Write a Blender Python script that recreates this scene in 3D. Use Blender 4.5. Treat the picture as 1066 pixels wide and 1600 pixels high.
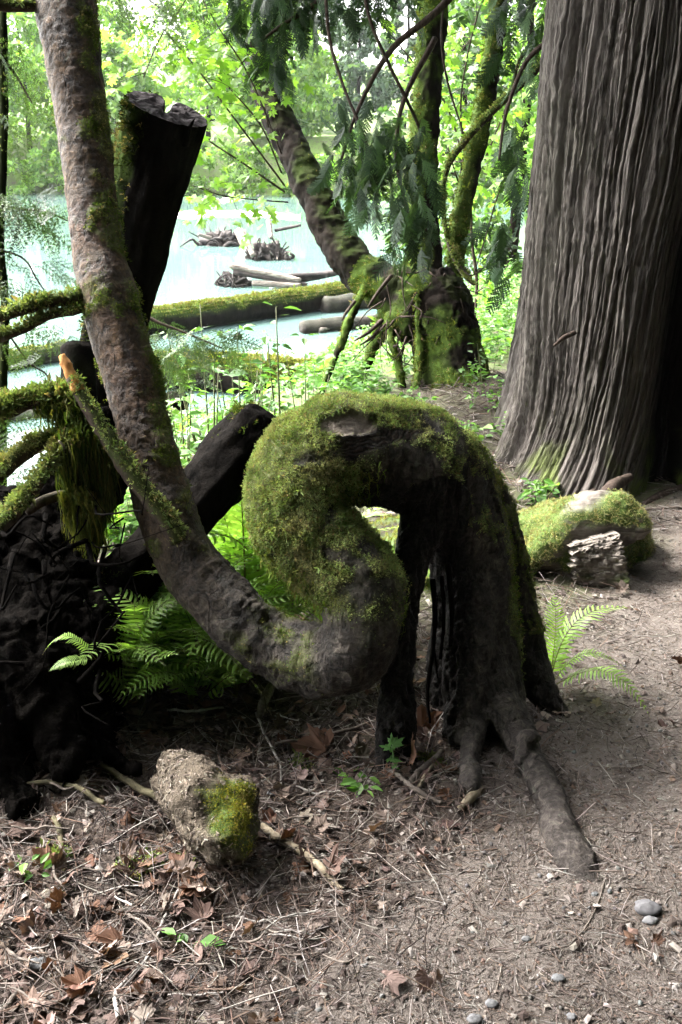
import bpy, math, random
import numpy as np
from mathutils import Matrix, Vector, Quaternion

for _o in list(bpy.data.objects): bpy.data.objects.remove(_o)
SC = bpy.context.scene
COL = SC.collection
rng = np.random.default_rng(7)
random.seed(7)
R = math.radians

# ------------------------------------------------------------------ camera
FPX = 1443.0                      # focal length in photograph pixels (1066 x 1600)
PITCH = R(21.9)
CAM = np.array([0.0, 0.0, 1.55])
cam_data = bpy.data.cameras.new('camera')
cam_data.sensor_fit = 'VERTICAL'
cam_data.sensor_height = 36.0
cam_data.lens = FPX / 1600.0 * 36.0
cam_data.clip_start = 0.05
cam_data.clip_end = 600.0
cam = bpy.data.objects.new('camera', cam_data)
COL.objects.link(cam)
cam.location = CAM
cam.rotation_euler = (R(90) - PITCH, 0, 0)
SC.camera = cam

# ------------------------------------------------------------------ sky, sun, exposure
SUN_EL, SUN_AZ = R(50), R(-62)    # azimuth from +Y towards +X: bright cloud over the river, ahead and to the left
world = bpy.data.worlds.new('World'); SC.world = world; world.use_nodes = True
wn, wl = world.node_tree.nodes, world.node_tree.links
wn.clear()
sky = wn.new('ShaderNodeTexSky'); sky.sky_type = 'NISHITA'; sky.sun_disc = False
sky.sun_elevation = SUN_EL; sky.sun_rotation = SUN_AZ
sky.air_density = 1.0; sky.dust_density = 5.0; sky.ozone_density = 1.0
hs = wn.new('ShaderNodeHueSaturation'); hs.inputs['Saturation'].default_value = 0.22
bg = wn.new('ShaderNodeBackground'); bg.inputs['Strength'].default_value = 0.15
wo = wn.new('ShaderNodeOutputWorld')
wl.new(sky.outputs[0], hs.inputs['Color']); wl.new(hs.outputs[0], bg.inputs[0]); wl.new(bg.outputs[0], wo.inputs[0])
sun_data = bpy.data.lights.new('sun', 'SUN'); sun_data.energy = 1.3; sun_data.angle = R(18); sun_data.color = (1.0, 0.97, 0.92)
sun = bpy.data.objects.new('sun', sun_data); COL.objects.link(sun)
_sd = Vector((math.sin(SUN_AZ) * math.cos(SUN_EL), math.cos(SUN_AZ) * math.cos(SUN_EL), math.sin(SUN_EL)))
sun.rotation_euler = (-_sd).to_track_quat('-Z', 'Y').to_euler()
sun.location = (0, 0, 30)
SC.view_settings.view_transform = 'Standard'
SC.view_settings.look = 'None'
SC.view_settings.gamma = 1.0
SC.view_settings.exposure = 4.15
SC.view_settings.use_curve_mapping = False
SC.render.engine = 'CYCLES'
SC.cycles.use_denoising = True
SC.cycles.max_bounces = 6
SC.cycles.diffuse_bounces = 3
SC.cycles.glossy_bounces = 3
SC.cycles.transmission_bounces = 4
SC.cycles.transparent_max_bounces = 6
SC.cycles.volume_bounces = 0
SC.cycles.caustics_reflective = False
SC.cycles.caustics_refractive = False

# ------------------------------------------------------------------ numeric helpers
_perm = np.random.default_rng(3).permutation(256); _perm = np.concatenate([_perm, _perm, _perm])
_g = np.random.default_rng(4).normal(size=(256, 3)); _g /= np.linalg.norm(_g, axis=1)[:, None]
def pn(P):
    P = np.asarray(P, float); I = np.floor(P).astype(int); F = P - I; I &= 255
    U = F * F * F * (F * (F * 6 - 15) + 10); out = 0.0
    for dx in (0, 1):
        for dy in (0, 1):
            for dz in (0, 1):
                h = _perm[_perm[_perm[(I[:, 0] + dx) & 255] + ((I[:, 1] + dy) & 255)] + ((I[:, 2] + dz) & 255)] & 255
                d = F - np.array([dx, dy, dz])
                v = (_g[h] * d).sum(1)
                w = (U[:, 0] if dx else 1 - U[:, 0]) * (U[:, 1] if dy else 1 - U[:, 1]) * (U[:, 2] if dz else 1 - U[:, 2])
                out = out + v * w
    return out * 1.6
def fbm(P, oct=4, gain=0.5):
    P = np.asarray(P, float); a, s = 1.0, 0.0
    for k in range(oct):
        s = s + a * pn(P * 2 ** k + 17.3 * k); a *= gain
    return s
def sstep(a, b, x):
    t = np.clip((np.asarray(x, float) - a) / (b - a), 0, 1); return t * t * (3 - 2 * t)
def norm(v):
    v = np.asarray(v, float); return v / np.maximum(np.linalg.norm(v, axis=-1, keepdims=True), 1e-9)
_f = np.array([0, math.cos(PITCH), -math.sin(PITCH)]); _u = np.array([0, math.sin(PITCH), math.cos(PITCH)]); _r = np.array([1.0, 0, 0])
def ray(px, py): return _f + (px - 533) / FPX * _r - (py - 800) / FPX * _u
def at(px, py, d): return CAM + d * ray(px, py)          # point seen in the photo at px,py standing d metres away
def chain(rows):                                          # rows of (px, py, metres away, radius in px) -> points, radii in metres
    return np.array([at(a, b, c) for a, b, c, e in rows]), np.array([e / FPX * c for a, b, c, e in rows])

# ------------------------------------------------------------------ mesh helpers
OFF = {}
def raw_mesh(name, V, F, mats, smooth=True, col=None, attrs=None, mi=None):
    V = np.asarray(V, np.float32)
    if isinstance(F, np.ndarray): F = [F]
    F = [np.asarray(f, np.int32) for f in F if len(f)]
    me = bpy.data.meshes.new(name)
    me.vertices.add(len(V)); me.vertices.foreach_set('co', V.ravel())
    nl = sum(f.size for f in F); npoly = sum(len(f) for f in F)
    me.loops.add(nl); me.loops.foreach_set('vertex_index', np.concatenate([f.ravel() for f in F]))
    tot = np.concatenate([np.full(len(f), f.shape[1], np.int32) for f in F])
    st = np.concatenate([[0], np.cumsum(tot)[:-1]]).astype(np.int32)
    me.polygons.add(npoly); me.polygons.foreach_set('loop_start', st)
    me.polygons.foreach_set('use_smooth', np.full(npoly, smooth))
    for m in (mats if isinstance(mats, (list, tuple)) else [mats]): me.materials.append(m)
    if mi is not None: me.polygons.foreach_set('material_index', np.asarray(mi, np.int32))
    if col is not None:
        a = me.color_attributes.new('Col', 'FLOAT_COLOR', 'POINT')
        c = np.ones((len(V), 4), np.float32); c[:, :3] = col; a.data.foreach_set('color', c.ravel())
    for k, v in (attrs or {}).items():
        a = me.attributes.new(k, 'FLOAT', 'POINT'); a.data.foreach_set('value', np.asarray(v, np.float32))
    me.update(); me.validate()
    return me
def link(name, data, parent=None, loc=None, mat=None):
    o = bpy.data.objects.new(name, data); COL.objects.link(o)
    if parent is not None: o.parent = parent
    if mat is not None: o.matrix_basis = mat
    elif loc is not None: o.location = loc
    return o
def tag(o, label=None, cat=None, group=None, kind=None):
    if label: o['label'] = label
    if cat: o['category'] = cat
    if group: o['group'] = group
    if kind: o['kind'] = kind
    return o
def thing(name, label, cat, loc, group=None):
    o = link(name, None, loc=tuple(float(c) for c in loc)); OFF[o.name] = np.array(loc, float)
    return tag(o, label, cat, group)
def part(name, V, F, mats, parent=None, smooth=True, col=None, attrs=None, mi=None, origin=None):
    """a mesh given in world coordinates; its origin sits at its parent's (or at `origin`)"""
    off = OFF[parent.name] if parent is not None else (np.array(origin, float) if origin is not None else np.zeros(3))
    o = link(name, raw_mesh(name, np.asarray(V) - off, F, mats, smooth, col, attrs, mi), parent, loc=None if parent is not None else tuple(off))
    OFF[o.name] = off
    return o
def spline(P, n, *extra):
    """Catmull-Rom through P (with extra per-point values), n samples"""
    P = np.asarray(P, float); cols = [P] + [np.asarray(e, float)[:, None] for e in extra]
    Q = np.concatenate(cols, 1); Q = np.vstack([2 * Q[0] - Q[1], Q, 2 * Q[-1] - Q[-2]])
    m = len(P) - 1; t = np.linspace(0, m - 1e-6, n); i = t.astype(int); f = (t - i)[:, None]
    a, b, c, d = Q[i], Q[i + 1], Q[i + 2], Q[i + 3]
    S = 0.5 * (2 * b + (c - a) * f + (2 * a - 5 * b + 4 * c - d) * f ** 2 + (3 * b - a - 3 * c + d) * f ** 3)
    return (S[:, :3],) + tuple(S[:, 3 + k] for k in range(len(extra))) if extra else S
def tube(P, rad, ns=8, cap=True, wob=0.0, seed=0.0):
    P = np.asarray(P, float); n = len(P); rad = np.broadcast_to(np.asarray(rad, float), (n,))
    T = norm(np.gradient(P, axis=0)); a = np.array([0, 0, 1.0]) if abs(T[0][2]) < 0.9 else np.array([1.0, 0, 0])
    N = np.zeros((n, 3)); N[0] = norm(np.cross(T[0], a))
    for i in range(1, n):
        v = N[i - 1] - T[i] * np.dot(N[i - 1], T[i]); N[i] = v / max(np.linalg.norm(v), 1e-9)
    B = np.cross(T, N); th = np.linspace(0, 2 * np.pi, ns, endpoint=False)
    D = N[:, None] * np.cos(th)[None, :, None] + B[:, None] * np.sin(th)[None, :, None]
    rr = np.repeat(rad[:, None], ns, 1)
    if wob: rr = rr * (1 + wob * fbm((P[:, None] + D * rad[:, None, None]).reshape(-1, 3) / max(rad.mean(), 1e-4) * 0.7 + seed, 3).reshape(n, ns))
    V = (P[:, None] + D * rr[..., None]).reshape(-1, 3)
    i, j = np.meshgrid(np.arange(n - 1), np.arange(ns), indexing='ij'); j2 = (j + 1) % ns
    F = np.stack([i * ns + j, i * ns + j2, (i + 1) * ns + j2, (i + 1) * ns + j], -1).reshape(-1, 4)
    Fs = [F]
    if cap:
        V = np.vstack([V, P[0], P[-1]]); k = np.arange(ns); k2 = (k + 1) % ns
        Fs.append(np.stack([k2, k, np.full(ns, n * ns)], -1)); Fs.append(np.stack([(n - 1) * ns + k, (n - 1) * ns + k2, np.full(ns, n * ns + 1)], -1))
    return V, Fs
def join(parts):
    """[(V, [F...])...] -> V, [F3, F4]"""
    Vs, F3, F4, o = [], [], [], 0
    for V, F in parts:
        if isinstance(F, np.ndarray): F = [F]
        for f in F:
            if len(f) == 0: continue
            (F3 if f.shape[1] == 3 else F4).append(np.asarray(f) + o)
        Vs.append(V); o += len(V)
    out = []
    if F3: out.append(np.vstack(F3))
    if F4: out.append(np.vstack(F4))
    return np.vstack(Vs), out
def remesh(parts, voxel, smooth=3):
    V, F = join(parts)
    me = raw_mesh('tmp', V, F, []); o = link('tmp', me)
    m = o.modifiers.new('r', 'REMESH'); m.mode = 'VOXEL'; m.voxel_size = voxel
    if smooth: s = o.modifiers.new('s', 'SMOOTH'); s.iterations = smooth; s.factor = 0.5
    dg = bpy.context.evaluated_depsgraph_get(); e = o.evaluated_get(dg); em = e.to_mesh()
    n = len(em.vertices); V = np.empty(n * 3, np.float32); em.vertices.foreach_get('co', V); N = np.empty(n * 3, np.float32); em.vertices.foreach_get('normal', N)
    L = np.empty(len(em.loops), np.int32); em.loops.foreach_get('vertex_index', L); Q = L.reshape(-1, 4).copy()
    e.to_mesh_clear(); bpy.data.objects.remove(o); bpy.data.meshes.remove(me)
    return V.reshape(-1, 3).astype(float), N.reshape(-1, 3).astype(float), Q
def vnormals(V, Q):
    fn = np.cross(V[Q[:, 2]] - V[Q[:, 0]], V[Q[:, -1]] - V[Q[:, 1]]); N = np.zeros_like(V)
    for k in range(Q.shape[1]): np.add.at(N, Q[:, k], fn)
    return norm(N)
def nearest(V, S, chunk=20000):
    idx = np.empty(len(V), int); dist = np.empty(len(V))
    for a in range(0, len(V), chunk):
        W = V[a:a + chunk]; d = (S ** 2).sum(1)[None] - 2 * W @ S.T; k = d.argmin(1); idx[a:a + chunk] = k; dist[a:a + chunk] = np.linalg.norm(W - S[k], axis=1)
    return idx, dist
def frames(Z, yaw):
    """rotation matrices whose local z is Z, turned by yaw about it"""
    Z = norm(Z); h = np.where(np.abs(Z[:, 2:3]) < 0.95, np.array([[0, 0, 1.0]]), np.array([[1.0, 0, 0]]))
    X = norm(np.cross(h, Z)); Y = np.cross(Z, X); c, s = np.cos(yaw)[:, None], np.sin(yaw)[:, None]
    return np.stack([X * c + Y * s, -X * s + Y * c, Z], -1)
def scatter(pv, pf, pos, Rm, scl, col=None, pcol=None):
    """many copies of one small shape joined into one mesh: returns V, [F], colours"""
    pos = np.asarray(pos); n, k = len(pos), len(pv); scl = np.asarray(scl, float)
    if scl.ndim == 1: scl = np.repeat(scl[:, None], 3, 1)
    V = np.einsum('nij,nkj->nki', Rm, pv[None] * scl[:, None]) + pos[:, None]
    Fs = [(f[None] + (np.arange(n) * k)[:, None, None]).reshape(-1, f.shape[1]) for f in (pf if isinstance(pf, list) else [pf])]
    C = None
    if col is not None:
        C = np.repeat(np.asarray(col)[:, None], k, 1)
        if pcol is not None: C = C * np.asarray(pcol)[None, :, None]
        C = C.reshape(-1, 3)
    return V.reshape(-1, 3), Fs, C
def jitter(base, n, amt=0.25, hue=0.1):
    b = np.asarray(base, float); return np.clip(b[None] * (1 + amt * rng.normal(size=(n, 1))) * (1 + hue * rng.normal(size=(n, 3))), 0.002, 1)
def pick(cols, n, p=None, amt=0.2, hue=0.035):
    c = np.asarray(cols, float)[rng.choice(len(cols), n, p=p)]; return np.clip(c * (1 + amt * rng.normal(size=(n, 1))) * (1 + hue * rng.normal(size=(n, 3))), 0.002, 1)

# ------------------------------------------------------------------ materials
class NT:
    def __init__(s, name):
        s.m = bpy.data.materials.new(name); s.m.use_nodes = True; s.t = s.m.node_tree; s.n = s.t.nodes; s.n.clear()
        s.out = s.n.new('ShaderNodeOutputMaterial')
    def add(s, typ, **kw):
        nd = s.n.new('ShaderNode' + typ)
        for k, v in kw.items():
            if k in nd.inputs: s.set(nd.inputs[k], v)
            else: setattr(nd, k, v)
        return nd
    def set(s, inp, v):
        if isinstance(v, bpy.types.NodeSocket): s.t.links.new(v, inp)
        elif isinstance(v, bpy.types.Node): s.t.links.new(v.outputs[0], inp)
        else:
            try: inp.default_value = v
            except Exception: inp.default_value = tuple(v) + (1,)
    def coord(s, scale=(1, 1, 1), kind='Object'):
        tc = s.add('TexCoord'); mp = s.add('Mapping'); s.set(mp.inputs['Vector'], tc.outputs[kind]); mp.inputs['Scale'].default_value = scale; return mp.outputs[0]
    def noise(s, vec, scale, detail=6, rough=0.6, dist=0.0):
        nd = s.add('TexNoise'); s.set(nd.inputs['Vector'], vec); nd.inputs['Scale'].default_value = scale; nd.inputs['Detail'].default_value = detail
        nd.inputs['Roughness'].default_value = rough; nd.inputs['Distortion'].default_value = dist; return nd.outputs[0]
    def ramp(s, fac, stops):
        nd = s.add('ValToRGB'); s.set(nd.inputs[0], fac); el = nd.color_ramp.elements
        while len(el) < len(stops): el.new(0.5)
        for e, (p, c) in zip(el, stops): e.position = p; e.color = tuple(c) + (1,) if len(c) == 3 else c
        return nd.outputs[0]
    def rng(s, v, a, b, c=0.0, d=1.0):
        nd = s.add('MapRange'); s.set(nd.inputs[0], v)
        for i, x in enumerate((a, b, c, d)): s.set(nd.inputs[i + 1], x)
        return nd.outputs[0]
    def mix(s, fac, a, b, blend='MIX'):
        nd = s.add('MixRGB', blend_type=blend); s.set(nd.inputs[0], fac); s.set(nd.inputs[1], a); s.set(nd.inputs[2], b); return nd.outputs[0]
    def math(s, op, a, b=0.0):
        nd = s.add('Math', operation=op); s.set(nd.inputs[0], a); s.set(nd.inputs[1], b); return nd.outputs[0]
    def attr(s, name, out='Fac'):
        nd = s.add('Attribute', attribute_name=name); return nd.outputs[out]
    def bump(s, h, strength=0.5, dist=0.01, normal=None):
        nd = s.add('Bump'); s.set(nd.inputs['Height'], h); nd.inputs['Strength'].default_value = strength; nd.inputs['Distance'].default_value = dist
        if normal is not None: s.set(nd.inputs['Normal'], normal)
        return nd.outputs[0]
    def pbr(s, col, rough=0.8, normal=None, spec=0.3, **kw):
        b = s.add('BsdfPrincipled'); s.set(b.inputs['Base Color'], col); s.set(b.inputs['Roughness'], rough); s.set(b.inputs['Specular IOR Level'], spec)
        if normal is not None: s.set(b.inputs['Normal'], normal)
        for k, v in kw.items(): s.set(b.inputs[k], v)
        s.t.links.new(b.outputs[0], s.out.inputs[0]); return s.m
def leaf_mat(name, tint=(1, 1, 1), trans=0.45, rough=0.5, spec=0.3, attr=True, tcol=(1.25, 1.35, 0.55)):
    m = NT(name); c = m.attr('Col', 'Color') if attr else tuple(tint)
    if attr: c = m.mix(1.0, c, tuple(tint), 'MULTIPLY')
    info = m.add('ObjectInfo'); v = m.rng(info.outputs['Random'], 0, 1, 0.75, 1.25)
    cc = m.add('HueSaturation'); m.set(cc.inputs['Color'], c); m.set(cc.inputs['Value'], v)
    b = m.add('BsdfPrincipled'); m.set(b.inputs['Base Color'], cc.outputs[0]); b.inputs['Roughness'].default_value = rough; b.inputs['Specular IOR Level'].default_value = spec
    t = m.add('BsdfTranslucent'); m.set(t.inputs[0], m.mix(1.0, cc.outputs[0], tuple(tcol), 'MULTIPLY'))
    mx = m.add('MixShader'); mx.inputs[0].default_value = trans; m.t.links.new(b.outputs[0], mx.inputs[1]); m.t.links.new(t.outputs[0], mx.inputs[2])
    m.t.links.new(mx.outputs[0], m.out.inputs[0]); return m.m
def bark_mat(name, c1, c2, scale=(30, 30, 8), rough=0.85, bump=0.6, dist=0.006, moss=(0.040, 0.065, 0.012), spec=0.25, patch=None):
    m = NT(name); v = m.coord(scale); n1 = m.noise(v, 1.0, 8, 0.65, 0.4); n2 = m.noise(m.coord((6, 6, 6)), 1.0, 5)
    c = m.mix(m.rng(n1, 0.35, 0.68), c1, c2)
    if patch: c = m.mix(m.rng(n2, 0.5, 0.62), c, patch)
    fine = m.noise(m.coord((160, 160, 160)), 1.0, 4)
    c = m.mix(m.rng(fine, 0.3, 0.7, 0, 0.35), c, (0.30, 0.26, 0.22), 'SOFT_LIGHT')
    mo = m.math('MULTIPLY', m.attr('moss'), m.rng(fine, 0.25, 0.5, 0.55, 1.0))
    c = m.mix(mo, c, m.mix(n2, moss, tuple(x * 1.6 for x in moss)))
    h = m.math('ADD', n1, m.math('MULTIPLY', fine, 0.35))
    return m.pbr(c, rough, m.bump(h, bump, dist), spec)
def vcol_mat(name, rough=0.85, spec=0.25, bump=0.0, scale=200, var=0.0):
    m = NT(name); c = m.attr('Col', 'Color'); nm = None
    n = m.noise(m.coord((scale,) * 3), 1.0, 4)
    if var: c = m.mix(m.rng(n, 0.3, 0.7, 0, var), c, (0.02, 0.015, 0.01))
    if bump: nm = m.bump(n, bump, 0.003)
    return m.pbr(c, rough, nm, spec)

M = {}
# curled tree: dark purplish brown bark with flaky horizontal plates; wood scar by attribute
def _curl():
    m = NT('curled_bark'); n1 = m.noise(m.coord((16, 16, 10)), 1.0, 8, 0.66, 0.6); n2 = m.noise(m.coord((5, 5, 4)), 1.0, 5)
    hz = m.noise(m.coord((11, 11, 60)), 1.0, 6, 0.62, 0.8); vt = m.noise(m.coord((34, 34, 7)), 1.0, 5, 0.6, 0.5)
    fine = m.noise(m.coord((150, 150, 150)), 1.0, 5, 0.65)
    base = m.mix(m.rng(n1, 0.35, 0.7), (0.010, 0.0085, 0.007), (0.062, 0.052, 0.043))
    red = m.mix(m.rng(n1, 0.32, 0.7), (0.016, 0.010, 0.006), (0.074, 0.046, 0.025))
    c = m.mix(m.attr('upright'), base, red)
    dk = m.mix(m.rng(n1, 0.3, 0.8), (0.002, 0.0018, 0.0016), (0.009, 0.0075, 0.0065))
    c = m.mix(m.attr('painted_shade'), c, dk)  # shade painted into the bark of legs and arch
    grey = m.mix(m.rng(n1, 0.3, 0.75), (0.024, 0.020, 0.018), (0.070, 0.059, 0.052))
    c = m.mix(m.attr('root'), c, grey)
    c = m.mix(m.math('MULTIPLY', m.rng(n2, 0.52, 0.68, 0, 0.55), m.attr('upright')), c, (0.060, 0.031, 0.020))
    crease = m.math('MAXIMUM', m.math('MULTIPLY', m.rng(hz, 0.36, 0.43, 1, 0), m.rng(m.attr('upright'), 0, 1, 1.0, 0.45)), m.rng(vt, 0.38, 0.45, 1, 0))
    crease = m.math('MULTIPLY', crease, m.math('SUBTRACT', 1.0, m.attr('root')))
    c = m.mix(m.math('MULTIPLY', crease, 0.7), c, (0.008, 0.006, 0.005))
    lw = m.math('SINE', m.math('MULTIPLY', m.math('ADD', m.attr('lipd'), m.math('ADD', m.math('MULTIPLY', n2, 1.1), m.math('MULTIPLY', n1, 0.25))), 24.0))
    c = m.mix(m.attr('lip'), c, m.mix(m.rng(lw, -0.9, 1.0), (0.012, 0.009, 0.007), (0.036, 0.025, 0.020)))
    mot = m.noise(m.coord((48, 48, 38)), 1.0, 9, 0.72, 0.8); c = m.mix(1.0, c, m.ramp(mot, [(0.36, (0.30, 0.29, 0.28)), (0.5, (0.95, 0.95, 0.95)), (0.62, (1.9, 1.9, 1.85))]), 'MULTIPLY')
    lich = m.noise(m.coord((13, 13, 13)), 1.0, 8, 0.7, 1.2); c = m.mix(m.math('MULTIPLY', m.rng(lich, 0.60, 0.66, 0, 0.5), m.math('SUBTRACT', 1.0, m.attr('painted_shade'))), c, (0.075, 0.080, 0.060))
    wd = m.mix(m.noise(m.coord((9, 60, 70)), 1.0, 5), (0.085, 0.066, 0.052), (0.27, 0.225, 0.185))
    c = m.mix(m.attr('scar'), c, wd)
    c = m.mix(m.rng(fine, 0.45, 0.75, 0, 0.3), c, (0.075, 0.062, 0.050))
    c = m.mix(m.math('MULTIPLY', m.attr('moss'), 0.95), c, m.mix(fine, (0.030, 0.036, 0.009), (0.105, 0.115, 0.036)))
    h = m.math('SUBTRACT', m.math('ADD', m.math('ADD', n1, m.math('MULTIPLY', mot, 0.9)), m.math('MULTIPLY', fine, 0.35)), m.math('MULTIPLY', crease, 0.5))
    h = m.math('ADD', h, m.math('MULTIPLY', m.math('MULTIPLY', vt, m.attr('painted_shade')), 1.6))
    h = m.math('ADD', h, m.math('MULTIPLY', m.math('MULTIPLY', lw, m.attr('lip')), 0.22))
    return m.pbr(c, m.rng(n1, 0.3, 0.7, 0.6, 0.9), m.bump(h, 1.0, 0.010), 0.2)
M['curl'] = _curl()
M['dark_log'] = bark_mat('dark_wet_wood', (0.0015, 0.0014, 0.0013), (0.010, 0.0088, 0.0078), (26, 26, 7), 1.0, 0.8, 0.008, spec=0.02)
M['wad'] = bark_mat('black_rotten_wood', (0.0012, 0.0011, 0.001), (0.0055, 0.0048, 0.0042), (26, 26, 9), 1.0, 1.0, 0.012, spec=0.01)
M['black_end'] = bark_mat('dark_cut_wood', (0.012, 0.010, 0.010), (0.05, 0.042, 0.045), (10, 60, 10), 0.9, 0.7, 0.005, spec=0.1)
M['mossy_bark'] = bark_mat('mossy_bark', (0.003, 0.0025, 0.002), (0.018, 0.0135, 0.011), (14, 14, 5), 0.95, 0.8, 0.01, spec=0.06)
M['twig'] = bark_mat('branch_bark', (0.018, 0.013, 0.010), (0.070, 0.052, 0.042), (60, 60, 20), 0.9, 0.5, 0.003, spec=0.1)
M['driftwood'] = bark_mat('weathered_driftwood', (0.05, 0.040, 0.033), (0.27, 0.235, 0.20), (5, 25, 25), 0.85, 0.6, 0.01)
M['drift_dark'] = bark_mat('wet_driftwood', (0.006, 0.005, 0.0045), (0.045, 0.035, 0.030), (6, 6, 6), 0.8, 0.8, 0.03)
M['orange_wood'] = bark_mat('torn_orange_wood', (0.22, 0.085, 0.02), (0.48, 0.24, 0.07), (40, 40, 12), 0.8, 0.5, 0.003)
M['moss'] = leaf_mat('moss', trans=0.25, rough=0.9, spec=0.05)
M['leaf'] = leaf_mat('green_leaf', trans=0.5)
M['fern'] = leaf_mat('fern_leaf', trans=0.5, rough=0.42, spec=0.4)
M['conifer'] = leaf_mat('conifer_leaf', trans=0.3, rough=0.6)
M['dead'] = leaf_mat('dead_leaf', trans=0.12, rough=0.8, spec=0.2, tcol=(1.2, 0.9, 0.5))
M['litter'] = vcol_mat('litter', 0.85, 0.2)
M['stone'] = vcol_mat('stone', 0.8, 0.3, 0.4, 90, 0.3)
M['stem'] = vcol_mat('stem', 0.7, 0.3)
# ------------------------------------------------------------------ the ground, trail and river
WATER = -1.25
def river_edge(y):
    y = np.asarray(y, float)
    return np.where(y < 30, -4.4 + 0.5 * (y - 4), 8.6 + 0.36 * (y - 30)) + 0.35 * np.sin(y * 0.9) * sstep(4, 9, y)
def height0(x, y):
    x = np.asarray(x, float); y = np.asarray(y, float)
    s = (x - river_edge(y)) * 0.89
    z = -2.6 + 1.45 * sstep(-3.0, 0.3, s) + 1.12 * sstep(0.0, 3.2, s)
    z = z + 0.13 * sstep(1.5, 5.5, x) * sstep(2.5, 6, y) + 0.25 * sstep(5, 15, s) + 0.04
    z = z + 0.16 * np.exp(-(((x - 0.85) / 0.6) ** 2 + ((y - 5.6) / 0.7) ** 2))       # mound under the stump
    z = z + 0.20 * np.exp(-(((x + 1.05) / 0.45) ** 2 + ((y - 2.5) / 0.45) ** 2))
    z = z - 0.10 * sstep(-0.2, -1.2, x) * sstep(2.6, 3.6, y)
    far = sstep(49, 58, y + 0.10 * x + 2.5 * np.sin(x * 0.13))
    z = np.maximum(z, -2.6 + 4.4 * far + 9 * sstep(60, 140, y))
    return z
def trail_edge(y): return np.interp(y, [-30, 0, 1.2, 1.6, 2.0, 2.5, 3.0, 3.6, 4.4, 6, 30], [-1.2, -0.7, -0.22, 0.12, 0.42, 0.62, 0.86, 1.25, 1.9, 3.2, 20])
def trail_mask(x, y):
    x = np.asarray(x, float); y = np.asarray(y, float)
    n = fbm(np.stack([x * 2.2, y * 2.2, 0 * x + 3.1], -1).reshape(-1, 3), 3).reshape(x.shape) * 0.16
    return sstep(-0.16, 0.2, x - trail_edge(y) + n)
def height(x, y):
    x = np.asarray(x, float); y = np.asarray(y, float); sh = x.shape; x, y = x.ravel(), y.ravel()
    z = height0(x, y); P = np.stack([x, y, 0 * x], -1)
    near = np.exp(-((y - 2) / 9) ** 2); t = trail_mask(x, y)
    z = z + near * (0.035 * fbm(P * 1.3 + 5, 3) + (0.006 + 0.016 * (1 - t)) * fbm(P * 7.0 + 9, 4)) + (1 - near) * 0.10 * fbm(P * 0.5, 3)
    return z.reshape(sh)
def ground_z(x, y): return float(height(np.array([x]), np.array([y]))[0])
def hit(px, py):
    """where the line of sight through px,py meets the ground"""
    d = ray(px, py); lo, hi = (0.8, 80.0) if py < 700 else (0.8, 8.0)
    for n, fn in ((600, height0), (40, height), (40, height)):
        t = np.linspace(lo, hi, n); P = CAM + t[:, None] * d; below = P[:, 2] <= fn(P[:, 0], P[:, 1]); k = int(np.argmax(below)) if below.any() else n - 1
        st = t[1] - t[0]; w = 1.2 if n == 600 else 1; pad = 0.25 if n == 600 else 0.0; lo, hi = max(0.5, t[k] - st * w - pad), t[k] + pad
    return P[k]
def on_ground(x, y, dz=0.0): return np.array([x, y, ground_z(x, y) + dz])

def _ground_mat():
    m = NT('forest_soil'); v = m.coord((1, 1, 1)); big = m.noise(v, 1.6, 5); mid = m.noise(v, 9, 6, 0.65); fin = m.noise(v, 90, 6, 0.7); vf = m.noise(v, 380, 3, 0.6)
    t = m.attr('trail')
    lit = m.mix(m.rng(mid, 0.35, 0.68), (0.026, 0.020, 0.016), (0.072, 0.055, 0.045))
    lit = m.mix(m.rng(fin, 0.4, 0.7), lit, (0.098, 0.077, 0.064))
    tr = m.mix(m.rng(mid, 0.35, 0.7), (0.070, 0.057, 0.048), (0.130, 0.110, 0.096))
    tr = m.mix(m.rng(fin, 0.42, 0.68, 0, 0.8), tr, (0.155, 0.134, 0.118))
    tr = m.mix(m.rng(vf, 0.60, 0.72, 0, 0.8), tr, (0.20, 0.185, 0.17))
    c = m.mix(t, lit, tr)
    c = m.mix(m.rng(vf, 0.28, 0.42, 0.7, 0), c, (0.022, 0.016, 0.013))
    green = m.mix(fin, (0.035, 0.065, 0.012), (0.10, 0.15, 0.03))
    c = m.mix(m.math('MULTIPLY', m.attr('green'), m.rng(m.math('ADD', mid, m.math('MULTIPLY', big, 0.6)), 0.62, 0.82)), c, green)
    c = m.mix(m.attr('mud'), c, (0.035, 0.038, 0.040))
    h = m.math('ADD', m.math('MULTIPLY', fin, 0.7), m.math('ADD', m.math('MULTIPLY', vf, 0.35), mid))
    return m.pbr(c, m.rng(fin, 0.3, 0.7, 0.8, 0.97), m.bump(h, 0.8, 0.02), 0.18)
M['ground'] = _ground_mat()
def _axis(k, lo, hi, c, n):
    a, b = math.asinh((lo - c) / k), math.asinh((hi - c) / k); return c + k * np.sinh(np.linspace(a, b, n))
gx = _axis(0.9, -150, 150, 0.1, 350); gy = _axis(1.1, -40, 230, 2.0, 340)
GX, GY = np.meshgrid(gx, gy, indexing='ij'); GZ = height(GX, GY)
GV = np.stack([GX, GY, GZ], -1).reshape(-1, 3); ny = len(gy)
_i, _j = np.meshgrid(np.arange(len(gx) - 1), np.arange(ny - 1), indexing='ij')
GF = np.stack([_i * ny + _j, (_i + 1) * ny + _j, (_i + 1) * ny + _j + 1, _i * ny + _j + 1], -1).reshape(-1, 4)
g_tr = trail_mask(GV[:, 0], GV[:, 1]); g_s = GV[:, 0] - river_edge(GV[:, 1])
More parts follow.
